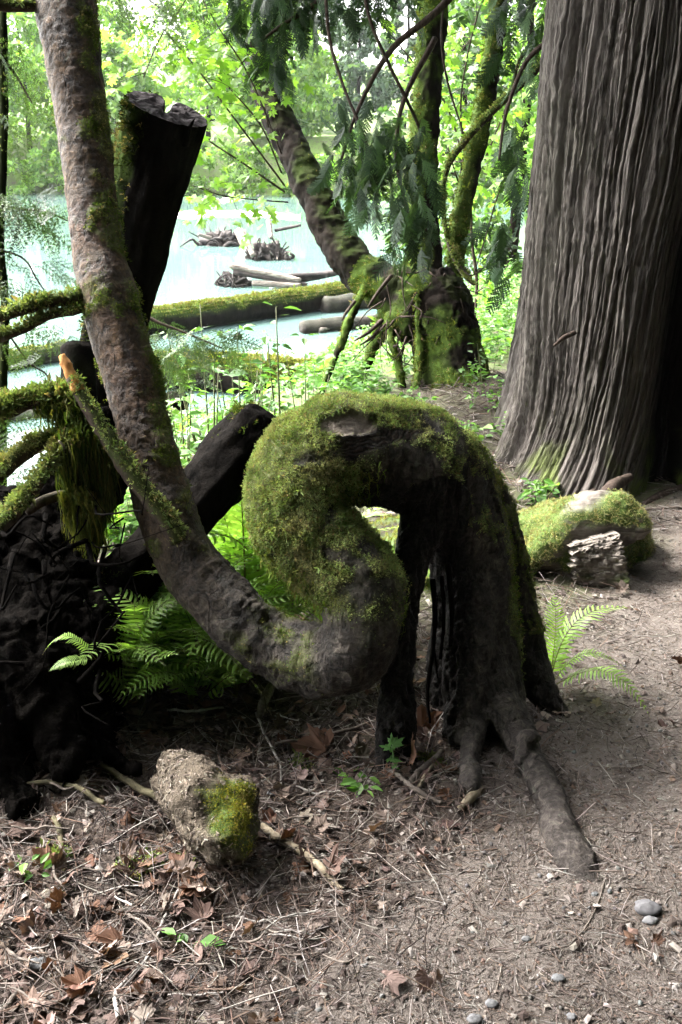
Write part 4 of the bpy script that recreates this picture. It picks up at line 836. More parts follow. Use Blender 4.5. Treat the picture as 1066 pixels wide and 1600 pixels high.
# pale bars; the wider one paints a streak of water glare
sbv = []
for lab, rows in (('pale bar painting a streak of water glare across the far river', [(190, 342, 34), (290, 336, 31), (380, 334, 31), (470, 340, 32)]), ('thin far gravel spit below the far bank', [(330, 316, 40), (400, 305, 46), (470, 292, 52)])):
    P = np.array([water_at(a, b)[0] for a, b, c in rows]); q = spline(P, 50); n = 50; w = (1.3 if 'bar' in lab else 0.9) * np.sin(np.linspace(0.15, np.pi - 0.15, n)) ** 0.5; vv = []
    for o_, h_ in ((-1, -0.12), (-0.6, 0.06), (0, 0.12), (0.6, 0.07), (1, -0.12)): vv.append(q + np.stack([0 * w, o_ * w, h_ + 0.03 * rng.normal(size=n)], -1))
    vv = np.stack(vv, 1).reshape(-1, 3); i, j = np.meshgrid(np.arange(n - 1), np.arange(4), indexing='ij'); ff = np.stack([i * 5 + j, i * 5 + j + 1, (i + 1) * 5 + j + 1, (i + 1) * 5 + j], -1).reshape(-1, 4)
    m_ = M.get('gravel') or vcol_mat('pale_bar_surface', 0.9, 0.2, 0.5, 15, 0.3); M['gravel'] = m_
    tag(part('pale_bar', vv, ff, m_, col=np.tile([0.42, 0.40, 0.37], (len(vv), 1)), origin=q[0]), lab, 'gravel bar', kind='structure')

# ------------------------------------------------------------------ far bank: separate trees and bushes
FAR_L = [(0.105, 0.195, 0.036), (0.15, 0.25, 0.048), (0.075, 0.15, 0.028)]
FAR_D = [(0.030, 0.055, 0.030), (0.045, 0.075, 0.038)]
def far_tree(name, label, x, y, h, w, cols, nc, nl, size, conif=False, group='trees on the far bank', trunk_c=0.2, cat='tree'):
    z = ground_z(x, y); root = thing(name, label, cat, (x, y, z), group)
    if cat == 'tree':
        P = np.array([[x, y, z - 0.3], [x + 0.02 * h, y, z + h * 0.5], [x, y, z + h * 0.92]]); q = spline(P, 10); a = tube(q, np.linspace(h * 0.018, h * 0.004, 10), 7); part('trunk', a[0], a[1], M['mossy_bark'], root, attrs={'moss': np.zeros(len(a[0]))})
    if conif:
        u_ = rng.random(nc); ang = rng.random(nc) * 6.28; rr = w * 0.5 * (1 - u_ * 0.93) * (0.55 + 0.45 * rng.random(nc)); cen = np.stack([x + rr * np.cos(ang), y + rr * np.sin(ang), z + h * (0.12 + 0.88 * u_) - rr * 0.25], -1); rad = np.stack([w * 0.16 * (1.1 - u_), w * 0.16 * (1.1 - u_), 0.05 * h * (1.1 - u_)], -1)
    else:
        u_ = rng.random(nc); ang = rng.random(nc) * 6.28; lo = 0.02 if cat == 'bush' else 0.10; prof = np.sin(np.clip(u_ * 0.85 + 0.15, 0, 1) * np.pi) ** 0.6; rr = w * 0.5 * prof * np.sqrt(rng.random(nc)); cen = np.stack([x + rr * np.cos(ang), y + rr * np.sin(ang), z + h * (lo + (1 - lo) * u_)], -1); rad = np.tile([w * 0.15, w * 0.15, h * 0.06 + w * 0.04], (nc, 1)) * (0.6 + 0.8 * rng.random((nc, 1)))
    v, f, c = leaf_cloud(cen, rad, nl, size, cols); part('crown' if cat == 'tree' else 'foliage', v, f, M['leaf'] if not conif else M['conifer'], root, smooth=False, col=c)
far_specs = [(-24, 57, 10, 8, 0), (-18.5, 59, 11, 8, 0), (-13, 57, 9, 7, 0), (-8, 60, 11, 8, 0), (-3.5, 58, 8.5, 7, 0), (-30, 60, 11, 9, 0), (1, 66, 12, 5, 1), (4.5, 72, 14, 6, 1), (8, 62, 9.5, 7, 0), (12.5, 58, 9, 7, 0), (-21, 74, 15, 7, 1), (-10, 78, 15, 7, 1), (-1, 82, 15, 7, 1), (17, 60, 11, 8, 0), (22, 56, 11, 8, 0), (-37, 62, 12, 9, 0), (-16, 68, 13, 8, 0), (-27, 68, 13, 8, 0), (-5, 70, 12, 8, 0)]
for (x, y, h, w, k) in far_specs:
    h *= 0.78
    if k: far_tree('conifer', 'hazy dark conifer standing behind the pale trees of the far bank', x, y, h, w, FAR_D, 90, 40, 0.42, True, 'conifers behind the far bank')
    else: far_tree('broadleaf_tree', 'pale green broadleaf tree on the far bank of the river', x, y, h, w, FAR_L, 75, 62, 0.36)
for k in range(34):
    x = -36 + k * 1.75 + rng.normal() * 0.4; far_tree('bank_bush', 'pale green bush at the water edge of the far bank', x, 51.6 - 0.10 * x - 2.5 * math.sin(x * 0.13) + rng.normal() * 0.5, rng.uniform(1.8, 4.0), rng.uniform(2.6, 3.8), FAR_L, 22, 40, 0.27, False, 'bushes along the far bank', cat='bush')
# trees on this bank, right of the river, behind the stump tree
NEAR_G = [(0.085, 0.17, 0.035), (0.12, 0.21, 0.045), (0.055, 0.115, 0.026)]
for (x, y, h, w, cols, nc, nl, s, lab) in ((3.0, 17, 6.5, 3.6, NEAR_G, 60, 70, 0.15, 'bright green broadleaf tree filling the gap behind the right mossy stem'), (5.6, 21, 9, 5, NEAR_G, 60, 70, 0.2, 'large bright green tree close behind the giant cedar'), (7.6, 27, 12, 6, FAR_L, 60, 60, 0.26, 'tall light green tree further along the near bank'),
                                          (1.6, 13.5, 4.0, 2.0, [(0.035, 0.07, 0.025), (0.05, 0.09, 0.03)], 50, 60, 0.11, 'dark leafy young tree between the middle and right mossy stems'), (10.5, 33, 14, 7, FAR_L, 60, 60, 0.3, 'distant pale tree where the near bank meets the far trees')):
    far_tree('broadleaf_tree', lab, x, y, h, w, cols, nc, nl, s, False, None)
# ------------------------------------------------------------------ leaf shapes
def maple_leaf(curl=0.0, lobes=5, seed=0, deep=0.5, ragged=0.0):
    rg = np.random.default_rng(seed); pts = []; da = 4.5 / lobes
    for k in range(lobes):
        off = abs(k - (lobes - 1) / 2); a = math.pi / 2 + (k - (lobes - 1) / 2) * da; L = (1.0, 0.92, 0.66, 0.5)[int(off)] * rg.uniform(0.9, 1.06)
        for u_, r_ in ((-0.5, deep), (-0.30, 0.5 + 0.4 * deep), (-0.17, 0.54 + 0.4 * deep), (0, 1.0), (0.17, 0.54 + 0.4 * deep), (0.30, 0.5 + 0.4 * deep)): pts.append((a + u_ * da + rg.normal() * 0.03, r_ * L * (1 + ragged * rg.normal())))
    pts.append((math.pi / 2 + 2.25, deep * 0.6)); pts = sorted(pts); n = len(pts)
    o = np.array([(math.cos(a) * r_, math.sin(a) * r_, 0) for a, r_ in pts]); v = np.vstack([[0, 0, 0], o * 0.5, o]); v[:, 1] += 0.12; v *= 0.5; rr = np.hypot(v[:, 0], v[:, 1]); ax = rg.random() * 3.14
    fold = np.abs(v[:, 0] * math.cos(ax) + v[:, 1] * math.sin(ax))
    v[:, 2] = curl * (0.8 * rr ** 2 + 0.35 * fold) - 0.06 * np.abs(v[:, 0]) + 0.10 * (0.2 + abs(curl)) * fbm(v * 3.2 + seed * 3.7, 2)
    f3 = np.array([[0, i, i + 1] for i in range(1, n)]); f4 = np.array([[i, n + i, n + i + 1, i + 1] for i in range(1, n)]); return v, [f3, f4]
def simple_leaf(w=0.42, fold=0.1):
    v = np.array([[0, 0, 0], [w * 0.5, 0.32, fold], [w * 0.36, 0.68, fold * 0.6], [0, 1.0, -0.06], [-w * 0.36, 0.68, fold * 0.6], [-w * 0.5, 0.32, fold], [0, 0.5, 0]]); f = np.array([[0, 1, 6], [1, 2, 6], [2, 3, 6], [3, 4, 6], [4, 5, 6], [5, 0, 6]]); return v, f
def mat4(p, Rm, s): 
    m = np.eye(4); m[:3, :3] = Rm * s; m[:3, 3] = p; return Matrix(m.tolist())
def leaf_mesh(name, vf, mat, col):
    return raw_mesh(name, vf[0], vf[1], mat, False, col=np.tile(col, (len(vf[0]), 1)))
MAPLE = [leaf_mesh('maple_leaf', maple_leaf(-0.25 + 0.12 * k, 7 if k % 2 else 5, k), M['leaf'], c) for k, c in enumerate([(0.13, 0.24, 0.035), (0.16, 0.28, 0.045), (0.10, 0.20, 0.030), (0.19, 0.30, 0.06)])]
# ------------------------------------------------------------------ maple branches over the river
def maple_branch(root, rows, nleaf, size, twig_r=2.0, spread=0.16, mat='twig', droop=0.35, meshes=MAPLE, at_t=(0.25, 1.0)):
    P, r = chain(rows); q, rr = spline(P, 30, r); a = tube(q, rr, 6); main = part('bough', a[0], a[1], M[mat], root, attrs={'moss': np.zeros(len(a[0]))})
    off = OFF[root.name]; subs = []
    for k in range(max(2, nleaf // 7)):
        i = int(rng.uniform(*at_t) * 29); d = norm(rng.normal(size=3) * np.array([1, 0.8, 0.5]) + np.array([0, 0, -0.15])); L = spread * rng.uniform(0.5, 1.6); s = spline(np.array([q[i], q[i] + d * L * 0.5, q[i] + d * L + np.array([0, 0, -0.2 * L])]), 8); subs.append(s)
    a = join([tube(s, np.linspace(rr.mean() * 0.5, rr.mean() * 0.2, 8), 4) for s in subs]); tag(part('twigs', a[0], a[1], M[mat], main, attrs={'moss': np.zeros(len(a[0]))}), kind='stuff')
    for k in range(nleaf):
        s = subs[k % len(subs)]; p = s[int(rng.uniform(2, 8))] + rng.normal(size=3) * spread * 0.18
        z = norm(np.array([rng.normal() * 0.55, -0.55 + rng.normal() * 0.5, 0.75])); Rm = frames(z[None], np.array([rng.random() * 6.28]))[0]
        # blades hang outwards and down
        y = norm(np.array([rng.normal(), rng.normal() * 0.6 - 0.2, -droop])); y = norm(y - z * (y @ z)); x = np.cross(y, z); Rm = np.stack([x, y, z], -1)
        link('leaf', meshes[rng.integers(len(meshes))], main, mat=mat4(p - off, Rm, size * rng.uniform(0.65, 1.25)))
def maple(label, base, rows_list, cat='tree', name='maple'):
    root = thing(name, label, cat, base)
    for (rows, n, s, sp) in rows_list: maple_branch(root, rows, n, s, spread=sp)
    return root
maple('bright green maple boughs hanging over the river between cut log and leaning stem', at(460, 300, 5.6), [
    ([(445, 300, 5.6, 1.6), (380, 255, 5.3, 1.4), (320, 215, 5.1, 1.2), (265, 165, 5.0, 0.9)], 52, 0.115, 0.24),
    ([(445, 290, 5.6, 1.6), (370, 190, 5.3, 1.4), (310, 110, 5.1, 1.2), (255, 45, 5.0, 0.8)], 62, 0.115, 0.28),
    ([(450, 316, 5.6, 1.4), (400, 312, 5.4, 1.2), (350, 306, 5.3, 1.0), (300, 290, 5.2, 0.7)], 46, 0.115, 0.20),
    ([(440, 240, 5.7, 1.4), (390, 120, 5.5, 1.3), (340, 40, 5.3, 1.1), (300, -30, 5.2, 0.8)], 56, 0.12, 0.28),
    ([(420, 200, 5.8, 1.4), (390, 60, 5.6, 1.3), (360, -30, 5.5, 1.1)], 50, 0.12, 0.30),
    ([(500, -60, 5.8, 1.6), (430, 20, 5.7, 1.4), (385, 90, 5.6, 1.2), (335, 150, 5.5, 0.9)], 60, 0.125, 0.28),
    ([(330, -80, 5.6, 1.4), (290, 0, 5.5, 1.2), (250, 60, 5.4, 1.0), (225, 120, 5.3, 0.8)], 50, 0.125, 0.26),
    ([(440, 270, 5.7, 1.4), (410, 200, 5.5, 1.3), (370, 150, 5.4, 1.1), (340, 120, 5.3, 0.8)], 34, 0.115, 0.22)])
maple('bright green maple spreading between the middle and right mossy stems', hit(760, 560), [
    ([(735, 300, 7.6, 1.6), (720, 180, 7.4, 1.6), (730, 90, 7.2, 1.4), (750, 10, 7.0, 1.2)], 80, 0.15, 0.36),
    ([(735, 300, 7.6, 1.6), (700, 170, 7.6, 1.6), (640, 90, 7.4, 1.2), (590, 30, 7.2, 1.0)], 70, 0.15, 0.36),
    ([(735, 300, 7.6, 1.6), (770, 220, 7.4, 1.4), (800, 140, 7.2, 1.2), (820, 60, 7.0, 1.0)], 80, 0.15, 0.36),
    ([(735, 320, 7.8, 1.6), (715, 280, 7.6, 1.4), (700, 230, 7.5, 1.2)], 44, 0.14, 0.30),
    ([(735, 560, 7.8, 3.0), (745, 450, 7.8, 2.8), (738, 380, 7.7, 2.4), (735, 300, 7.6, 2.0)], 6, 0.12, 0.2)])
# thin arching mossy stem
vm = thing('arching_branch', 'thin mossy branch arching down in front of the right mossy stem', 'branch', at(740, 445, 5.6))
branch('stem', [(850, 95, 5.3, 6), (830, 118, 5.3, 6), (795, 150, 5.35, 5.5), (755, 190, 5.4, 5), (722, 228, 5.45, 4.5), (700, 262, 5.5, 4), (692, 310, 5.5, 4), (698, 365, 5.5, 4), (712, 405, 5.5, 4.5), (728, 432, 5.5, 4), (742, 446, 5.5, 2)], vm, M['twig'], 90, 8, 0.9, 1600, 0.1, None, 0.014)
branch('twig', [(798, 150, 5.35, 3), (812, 95, 5.3, 3), (838, 70, 5.25, 3)], vm, M['twig'], 20, 6, 0.8, 200)
branch('twig', [(712, 405, 5.5, 2), (735, 430, 5.45, 1.5), (760, 415, 5.4, 0.8)], vm, M['twig'], 16, 5)
# bare thin whips crossing in front of the stump tree
for lab, rows in (('dark whip curving down to the middle mossy stem from the top', [(565, -40, 4.9, 3), (578, 30, 5.0, 3), (605, 95, 5.1, 3), (635, 155, 5.2, 3), (655, 200, 5.3, 2.5), (655, 225, 5.3, 2), (640, 262, 5.3, 1.5), (610, 275, 5.3, 1)]), ('dark whip dangling from the top left of the middle mossy stem', [(508, -20, 5.2, 3), (515, 60, 5.2, 3), (535, 130, 5.2, 2.5), (560, 190, 5.2, 2.5), (580, 240, 5.2, 1.5)]), ('thin whip reaching down between middle and right mossy stems', [(696, -20, 5.4, 2), (690, 60, 5.4, 2), (700, 130, 5.4, 2), (722, 200, 5.4, 1.2)]), ('thin whip in front of the greenery left of the giant cedar', [(820, 200, 5.0, 1.2), (780, 300, 5.0, 1.2), (762, 360, 5.0, 1.2), (740, 430, 5.0, 1.0)])):
    P, r = chain(rows); q, rr = spline(P, 40, r); v, f = tube(q, rr, 6); tag(part('bare_whip', v, f, M['twig'], attrs={'moss': np.zeros(len(v))}, origin=q[0]), lab, 'branch')

# ------------------------------------------------------------------ cedar and hemlock sprays
def cedar_spray(seed):
    rg = np.random.default_rng(seed); out = []
    def strip(a, b, w): 
        d = b - a; s = norm(np.cross(d, [0, 0, 1.0])) * w; out.append((np.array([a - s * 0.7, a + s * 0.7, (a + b) / 2 + s, b, (a + b) / 2 - s]), [np.array([[0, 1, 2, 4]]), np.array([[4, 2, 3]])]))
    L = 1.0; n = 13; pts = [np.array([0, L * t, -0.35 * t ** 2 * L]) for t in np.linspace(0, 1, n)]
    for i in range(n - 1): strip(pts[i], pts[i + 1] + (pts[i + 1] - pts[i]) * 0.3, 0.012)
    for i in range(1, n - 1):
        for sgn in (-1, 1):
            l = 0.27 * math.sin(math.pi * (0.25 + 0.72 * i / n)) * rg.uniform(0.8, 1.15); a0 = pts[i] + (0.02 * L if sgn > 0 else 0) * np.array([0, 1, 0]); ang = math.radians(48 + rg.normal() * 6); d = np.array([sgn * math.sin(ang), math.cos(ang), -0.25]); m = 5
            for j in range(m):
                p = a0 + d * l * j / m + np.array([0, 0, -0.12 * (j / m) ** 2 * l]); p2 = a0 + d * l * (j + 1.3) / m + np.array([0, 0, -0.12 * ((j + 1) / m) ** 2 * l]); strip(p, p2, 0.014)
                for s2 in (-1, 1):
                    a2 = ang * sgn + s2 * 0.75; l2 = l * 0.30 * (1 - j / m * 0.6); strip(p, p + np.array([math.sin(a2), math.cos(a2), -0.3]) * l2, 0.013)
    return join(out)
def hemlock_spray(seed):
    rg = np.random.default_rng(seed); nd = []; 
    def twig(a, d, L):
        d = norm(d); m = int(L / 0.024); side = norm(np.cross(d, [0, 0, 1.0]))
        nd.append((np.array([a - side * 0.004, a + side * 0.004, a + d * L]), [np.array([[0, 1, 2]])]))
        for i in range(m):
            p = a + d * L * (i + 0.5) / m
            for s in (-1, 1):
                nl = 0.036 * rg.uniform(0.6, 1.2); p = p + d * rg.normal() * 0.008; q = p + (side * s * rg.uniform(0.6, 1.1) + d * rg.uniform(0.1, 0.7) + np.array([0, 0, rg.normal() * 0.35])) * nl; w = d * 0.008; nd.append((np.array([p - w, p + w, q + w * 0.6, q - w * 0.6]), [np.array([[0, 1, 2, 3]])]))
    n = 9
    for i in range(n):
        t = i / n; p = np.array([0, t, -0.25 * t * t])
        for s in (-1, 1): twig(p, np.array([s * 0.9, 0.75, -0.25]), 0.40 * (1 - 0.7 * t) * rg.uniform(0.7, 1.1))
    for i in range(4): a = np.array([0, i / 4, -0.25 * (i / 4) ** 2]); b = np.array([0, (i + 1) / 4, -0.25 * ((i + 1) / 4) ** 2]); twig(a, b - a, np.linalg.norm(b - a))
    return join(nd)
CSP = []; HSP = []
for k, c in enumerate([(0.018, 0.040, 0.018), (0.024, 0.050, 0.021), (0.038, 0.078, 0.026), (0.014, 0.030, 0.014)]):
    v, f = cedar_spray(k); CSP.append(raw_mesh('cedar_spray', v, f, M['conifer'], False, col=np.tile(c, (len(v), 1))))
for k, c in enumerate([(0.030, 0.055, 0.020), (0.045, 0.075, 0.026), (0.022, 0.040, 0.016)]):
    v, f = hemlock_spray(k + 20); HSP.append(raw_mesh('hemlock_spray', v, f, M['conifer'], False, col=np.tile(c, (len(v), 1))))
def sprays(root, meshes, boxes, name='spray'):
    """boxes of (px0, py0, px1, py1, near, far, count, size, (dx, dz) hang direction)"""
    off = OFF[root.name]
    for (a, b, c, d, d0, d1, n, s, hang) in boxes:
        for k in range(n):
            p = at(rng.uniform(a, c), rng.uniform(b, d), rng.uniform(d0, d1)); y = norm(np.array([hang[0] + rng.normal() * 0.45, rng.normal() * 0.45, hang[1] + rng.normal() * 0.25])); z = norm(rng.normal(size=3) * 0.6 + np.array([0, -0.4, 0.6])); z = norm(z - y * (y @ z)); x = np.cross(y, z)
            link(name, meshes[rng.integers(len(meshes))], root, mat=mat4(p - off, np.stack([x, y, z], -1), s * rng.uniform(0.7, 1.3)))
cb = thing('cedar_bough', 'dark drooping cedar boughs hanging round the middle mossy stem', 'branch', at(650, 60, 5.3))
for rows in ([(760, -60, 5.2, 7), (680, 20, 5.25, 6), (610, 80, 5.3, 5), (560, 170, 5.3, 3), (530, 260, 5.3, 2)], [(680, 60, 5.3, 5), (630, 160, 5.2, 4), (620, 250, 5.15, 3), (640, 340, 5.1, 2)], [(560, -60, 5.4, 6), (500, 0, 5.4, 5), (440, 40, 5.4, 3), (400, 70, 5.4, 2)]): branch('bough', rows, cb, M['twig'], 30, 6)
sprays(cb, CSP, [(350, -60, 500, 40, 5.2, 5.6, 110, 0.19, (0.1, -0.8)), (480, -60, 650, 20, 5.2, 5.5, 40, 0.18, (0.1, -0.8)), (500, 150, 600, 260, 5.0, 5.4, 40, 0.17, (0.0, -1.0)), (560, 180, 680, 330, 4.95, 5.3, 75, 0.18, (0.0, -1.0)), (610, 320, 680, 390, 4.95, 5.2, 22, 0.18, (0.1, -1.0)), (500, 250, 590, 300, 5.0, 5.3, 20, 0.16, (-0.1, -1.0)), (390, 60, 450, 110, 5.3, 5.6, 26, 0.18, (0.1, -1.0))])
cb2 = thing('cedar_bough', 'dark cedar boughs at the left edge of the giant cedar trunk', 'branch', at(830, 120, 4.4))
branch('bough', [(860, 60, 4.5, 5), (820, 100, 4.55, 4), (790, 180, 4.6, 3), (780, 250, 4.6, 2)], cb2, M['twig'], 24, 6)
sprays(cb2, CSP, [(780, -40, 850, 120, 4.6, 5.0, 40, 0.18, (-0.2, -1.0)), (790, 180, 830, 290, 4.5, 4.9, 20, 0.16, (-0.2, -1.0)), (775, 330, 815, 450, 4.5, 4.9, 22, 0.16, (-0.3, -1.0))])
hb = thing('hemlock_bough', 'lacy hemlock boughs hanging left of the risen trunk', 'branch', at(-40, 300, 3.6))
for rows in ([(-80, 300, 3.4, 4), (20, 325, 3.5, 2.5), (70, 330, 3.5, 1.5), (105, 345, 3.5, 1)], [(-60, 60, 3.4, 4), (10, 100, 3.5, 2.5), (50, 160, 3.5, 1)], [(-60, 380, 3.4, 3), (30, 400, 3.5, 1.6), (60, 440, 3.5, 1.2), (100, 500, 3.5, 0.6)], [(-20, 470, 3.3, 2), (40, 560, 3.35, 1.6), (75, 590, 3.4, 1.2), (60, 640, 3.4, 0.8)]): branch('bough', rows, hb, M['twig'], 24, 5)
sprays(hb, HSP, [(-40, 60, 60, 200, 3.3, 3.7, 12, 0.20, (0.4, -0.7)), (-20, 300, 90, 340, 3.3, 3.6, 12, 0.20, (0.6, -0.4)), (-30, 400, 90, 470, 3.3, 3.7, 11, 0.18, (0.5, -0.5)), (-30, 500, 110, 560, 3.2, 3.6, 9, 0.16, (0.4, -0.7)), (0, 640, 60, 740, 3.0, 3.4, 8, 0.14, (0.3, -0.8))])
hb2 = thing('hemlock_bough', 'dense hemlock boughs right of the risen trunk above the water', 'branch', at(230, 520, 3.9))
branch('bough', [(190, 470, 3.9, 4), (240, 500, 3.9, 3), (290, 520, 3.9, 2), (350, 545, 3.9, 1)], hb2, M['twig'], 20, 5)
sprays(hb2, HSP, [(215, 490, 290, 560, 3.7, 4.2, 15, 0.18, (0.5, -0.4)), (290, 510, 360, 560, 3.7, 4.1, 14, 0.18, (0.8, -0.4)), (235, 560, 300, 600, 3.7, 4.1, 10, 0.15, (0.5, -0.7))])
hb3 = thing('hemlock_bough', 'hemlock twigs dangling at the top between risen trunk and cut log', 'branch', at(230, -20, 3.6))
branch('bough', [(160, -80, 3.6, 3), (210, -20, 3.6, 2), (260, 20, 3.6, 1)], hb3, M['twig'], 14, 5)
sprays(hb3, HSP, [(170, -30, 270, 20, 3.4, 3.8, 14, 0.18, (0.3, -0.8))])
# thin young trunk at the left edge
yt = thing('thin_dark_trunk', 'thin dark trunk running down the left edge of the view', 'tree', on_ground(-1.45, 3.6))
branch('trunk', [(-2, -150, 3.6, 6), (4, 0, 3.5, 6), (6, 150, 3.5, 7), (4, 260, 3.5, 7), (0, 380, 3.5, 7), (8, 480, 3.5, 7), (4, 600, 3.5, 8), (2, 760, 3.5, 9), (0, 1000, 3.5, 11)], yt, M['dark_log'], 50, 8, 0.2, 200)

# ------------------------------------------------------------------ sword ferns
def frond(seed, arch=0.5, npin=26, width=0.17):
    rg = np.random.default_rng(seed); t = np.linspace(0, 1, 30); y = t * (1 - 0.12 * arch * t); z = 0.9 * arch * np.sin(t * 2.0) * 0.55 - arch * 0.55 * t ** 3; x = 0.05 * rg.normal() * t ** 2
    ax = np.stack([x, y, z], -1); ps = [tube(ax, np.linspace(0.006, 0.0016, 30), 4, False)]; nv = len(ps[0][0]); cols = [np.tile([0.09, 0.085, 0.03], (nv, 1))]
    for i in range(npin):
        u_ = 0.16 + 0.84 * (i + 0.5) / npin; k = min(int(u_ * 29), 28); p = ax[k]; T = norm(ax[k + 1] - ax[k]); L = width * (math.sin(math.pi * min(1, (u_ * 0.86 + 0.16))) ** 0.75 + 0.05) * rg.uniform(0.93, 1.05)
        for s in (-1, 1):
            d = norm(np.array([s, 0, 0]) + T * (0.22 + 0.4 * u_) + np.array([0, 0, 0.12 + 0.10 * rg.normal()])); w = T * 0.0155 * (1.1 - 0.5 * u_); dr = np.array([0, 0, -0.22 * L])
            v = np.array([p - w * 0.7, p + w * 0.7 + d * L * 0.02, p + d * L * 0.5 + w * 0.85, p + d * L * 0.5 - w * 0.85, p + d * L * 0.85 + w * 0.45 + dr * 0.6, p + d * L * 0.85 - w * 0.45 + dr * 0.6, p + d * L + dr + T * 0.012])
            ps.append((v, [np.array([[0, 1, 2, 3], [3, 2, 4, 5]]), np.array([[5, 4, 6]])])); cols.append(np.tile(np.array([0.185, 0.300, 0.068]) * rg.uniform(0.8, 1.2), (7, 1)))
    V_, F_ = join(ps); return V_, F_, np.vstack(cols)
FRONDS = []
for k in range(6):
    v, f, c = frond(k, 0.25 + 0.13 * k, 24 + k % 3 * 2); FRONDS.append(raw_mesh('frond', v, f, M['fern'], False, col=c * ([1.15, 1.4, 1.0, 1.25, 1.6, 1.1][k])))
def fern(label, base, n, size, az0=0, az1=360, tilt=(35, 65), group=None, specs=None):
    root = thing('sword_fern', label, 'fern', base, group)
    for k in range(n):
        az = R(az0 + (az1 - az0) * (k + 0.5 * rng.random()) / n); el = R(rng.uniform(*tilt)); s = size * rng.uniform(0.75, 1.15)
        if specs: az, el, s = R(specs[k][0]), R(specs[k][1]), specs[k][2]
        y = np.array([math.cos(az) * math.cos(el), math.sin(az) * math.cos(el), math.sin(el)]); x = np.array([math.sin(az), -math.cos(az), 0]); x = norm(x + rng.normal() * 0.25 * np.cross(y, x)); z = np.cross(x, y); x = np.cross(y, z)
        link('frond', FRONDS[rng.integers(6)], root, mat=mat4(np.zeros(3), np.stack([x, y, z], -1), s))
    return root
for (px, py, n, s, lab) in ((335, 1075, 10, 0.38, 'sword fern below the curled trunk, in the middle of the fern clump'), (250, 1090, 9, 0.36, 'sword fern in front of the black fallen log'), (405, 1070, 8, 0.34, 'sword fern tucked under the lowest bend of the trunk'),
                            (300, 1040, 10, 0.40, 'sword fern below the slanting trunk, left of the middle clump'), (420, 985, 9, 0.62, 'tall sword fern standing behind the gap between fallen log and mossy loop'), (455, 985, 8, 0.50, 'sword fern peeping out behind the mossy loop'), (225, 1105, 9, 0.36, 'sword fern nearest the viewer in the fern clump'), (300, 1105, 9, 0.34, 'sword fern at the front of the clump above the crumbly lump'), (370, 1090, 9, 0.34, 'sword fern at the front right of the clump'), (190, 1075, 9, 0.34, 'sword fern in the shade right of the root wad'), (285, 1080, 10, 0.36, 'sword fern in the front row under the slanting trunk'), (380, 1030, 10, 0.36, 'sword fern close behind the bend of the slanting trunk'), (245, 1030, 10, 0.42, 'sword fern right behind the lower end of the fallen log'), (215, 1060, 9, 0.36, 'sword fern under the black fallen log beside the root wad'), (360, 1000, 10, 0.42, 'sword fern low under the slanting trunk, right of the middle clump'), (170, 860, 8, 0.4, 'sword fern on the bank behind the left limbs')):
    fern(lab, hit(px, py), n + 4, s * 1.12, tilt=(28, 74))
# tall upright lit frond left of the loop
fern('pair of upright pale fern fronds lit from behind beside the mossy loop', at(385, 960, 3.0), 2, 0.6, specs=[(100, 78, 0.62), (150, 70, 0.58)])
fern('sword fern with bright fronds reaching over the trail edge right of the stilt roots', hit(858, 1075), 4, 0.5, specs=[(25, 44, 0.38), (80, 58, 0.30), (-38, 8, 0.34), (-10, 25, 0.26)])
fern('small yellowing fern tip in front of the root wad', at(150, 1030, 2.27), 2, 0.25, specs=[(172, 8, 0.15), (200, -5, 0.12)])
fern('little fern by the water below the broken log end', at(290, 690, 4.6), 4, 0.3, tilt=(20, 50))
# ------------------------------------------------------------------ leafy shrubs and herbs
def herb(label, base, nst, h, leaf, cols, group=None, name='leafy_herb', spread=0.25, nl=26, lw=0.5, mat='leaf', cat='plant'):
    root = thing(name, label, cat, base, group); st = []; P = []; Y = []
    for k in range(nst):
        a = rng.random() * 6.28; l = rng.uniform(0, spread); tip = base + np.array([math.cos(a) * l, math.sin(a) * l, h * rng.uniform(0.55, 1.1)]); q = spline(np.array([base + np.array([math.cos(a), math.sin(a), 0]) * l * 0.3, (base + tip) / 2 + np.array([math.cos(a), math.sin(a), 0]) * l * 0.15, tip]), 9); st.append(tube(q, np.linspace(0.004, 0.0012, 9) * (h / 0.5), 4))
        for i in range(nl): 
            p = q[int(rng.uniform(2, 9))]; aa = rng.random() * 6.28; P.append(p); Y.append(np.array([math.cos(aa), math.sin(aa), rng.uniform(-0.5, 0.3)]))
    v, f = join(st); part('stem', v, f, M['stem'], root, col=np.tile([0.07, 0.075, 0.03], (len(v), 1)))
    P, Y = np.array(P), norm(np.array(Y)); n = len(P); Zr = norm(rng.normal(size=(n, 3)) * 0.4 + np.array([0, -0.15, 1.0])); X = norm(np.cross(Y, Zr)); Zr = np.cross(X, Y); Rm = np.stack([X, Y, Zr], -1); lv, lf = simple_leaf(lw); sc = leaf * np.exp(rng.normal(size=n) * 0.3)
    v, f, c = scatter(lv, lf, P + Y * sc[:, None] * 0.4, Rm, sc, pick(cols, n)); part('leaves', v, f, M[mat], root, smooth=False, col=c); return root
GC = [(0.085, 0.18, 0.040), (0.12, 0.23, 0.055), (0.06, 0.135, 0.03)]
grp = 'leafy herbs on the bank around the stump tree'
for k in range(46):
    px, py = rng.uniform(725, 812), rng.uniform(395, 640)
    if np.hypot(*(hit(px, py)[:2] - np.array([0.75, 5.7]))) < 0.75: continue
    herb('leafy bright green herb on the bank between stump tree and giant cedar', hit(px, py), 5, rng.uniform(0.22, 0.4), 0.05, GC, grp, nl=22, spread=0.3)
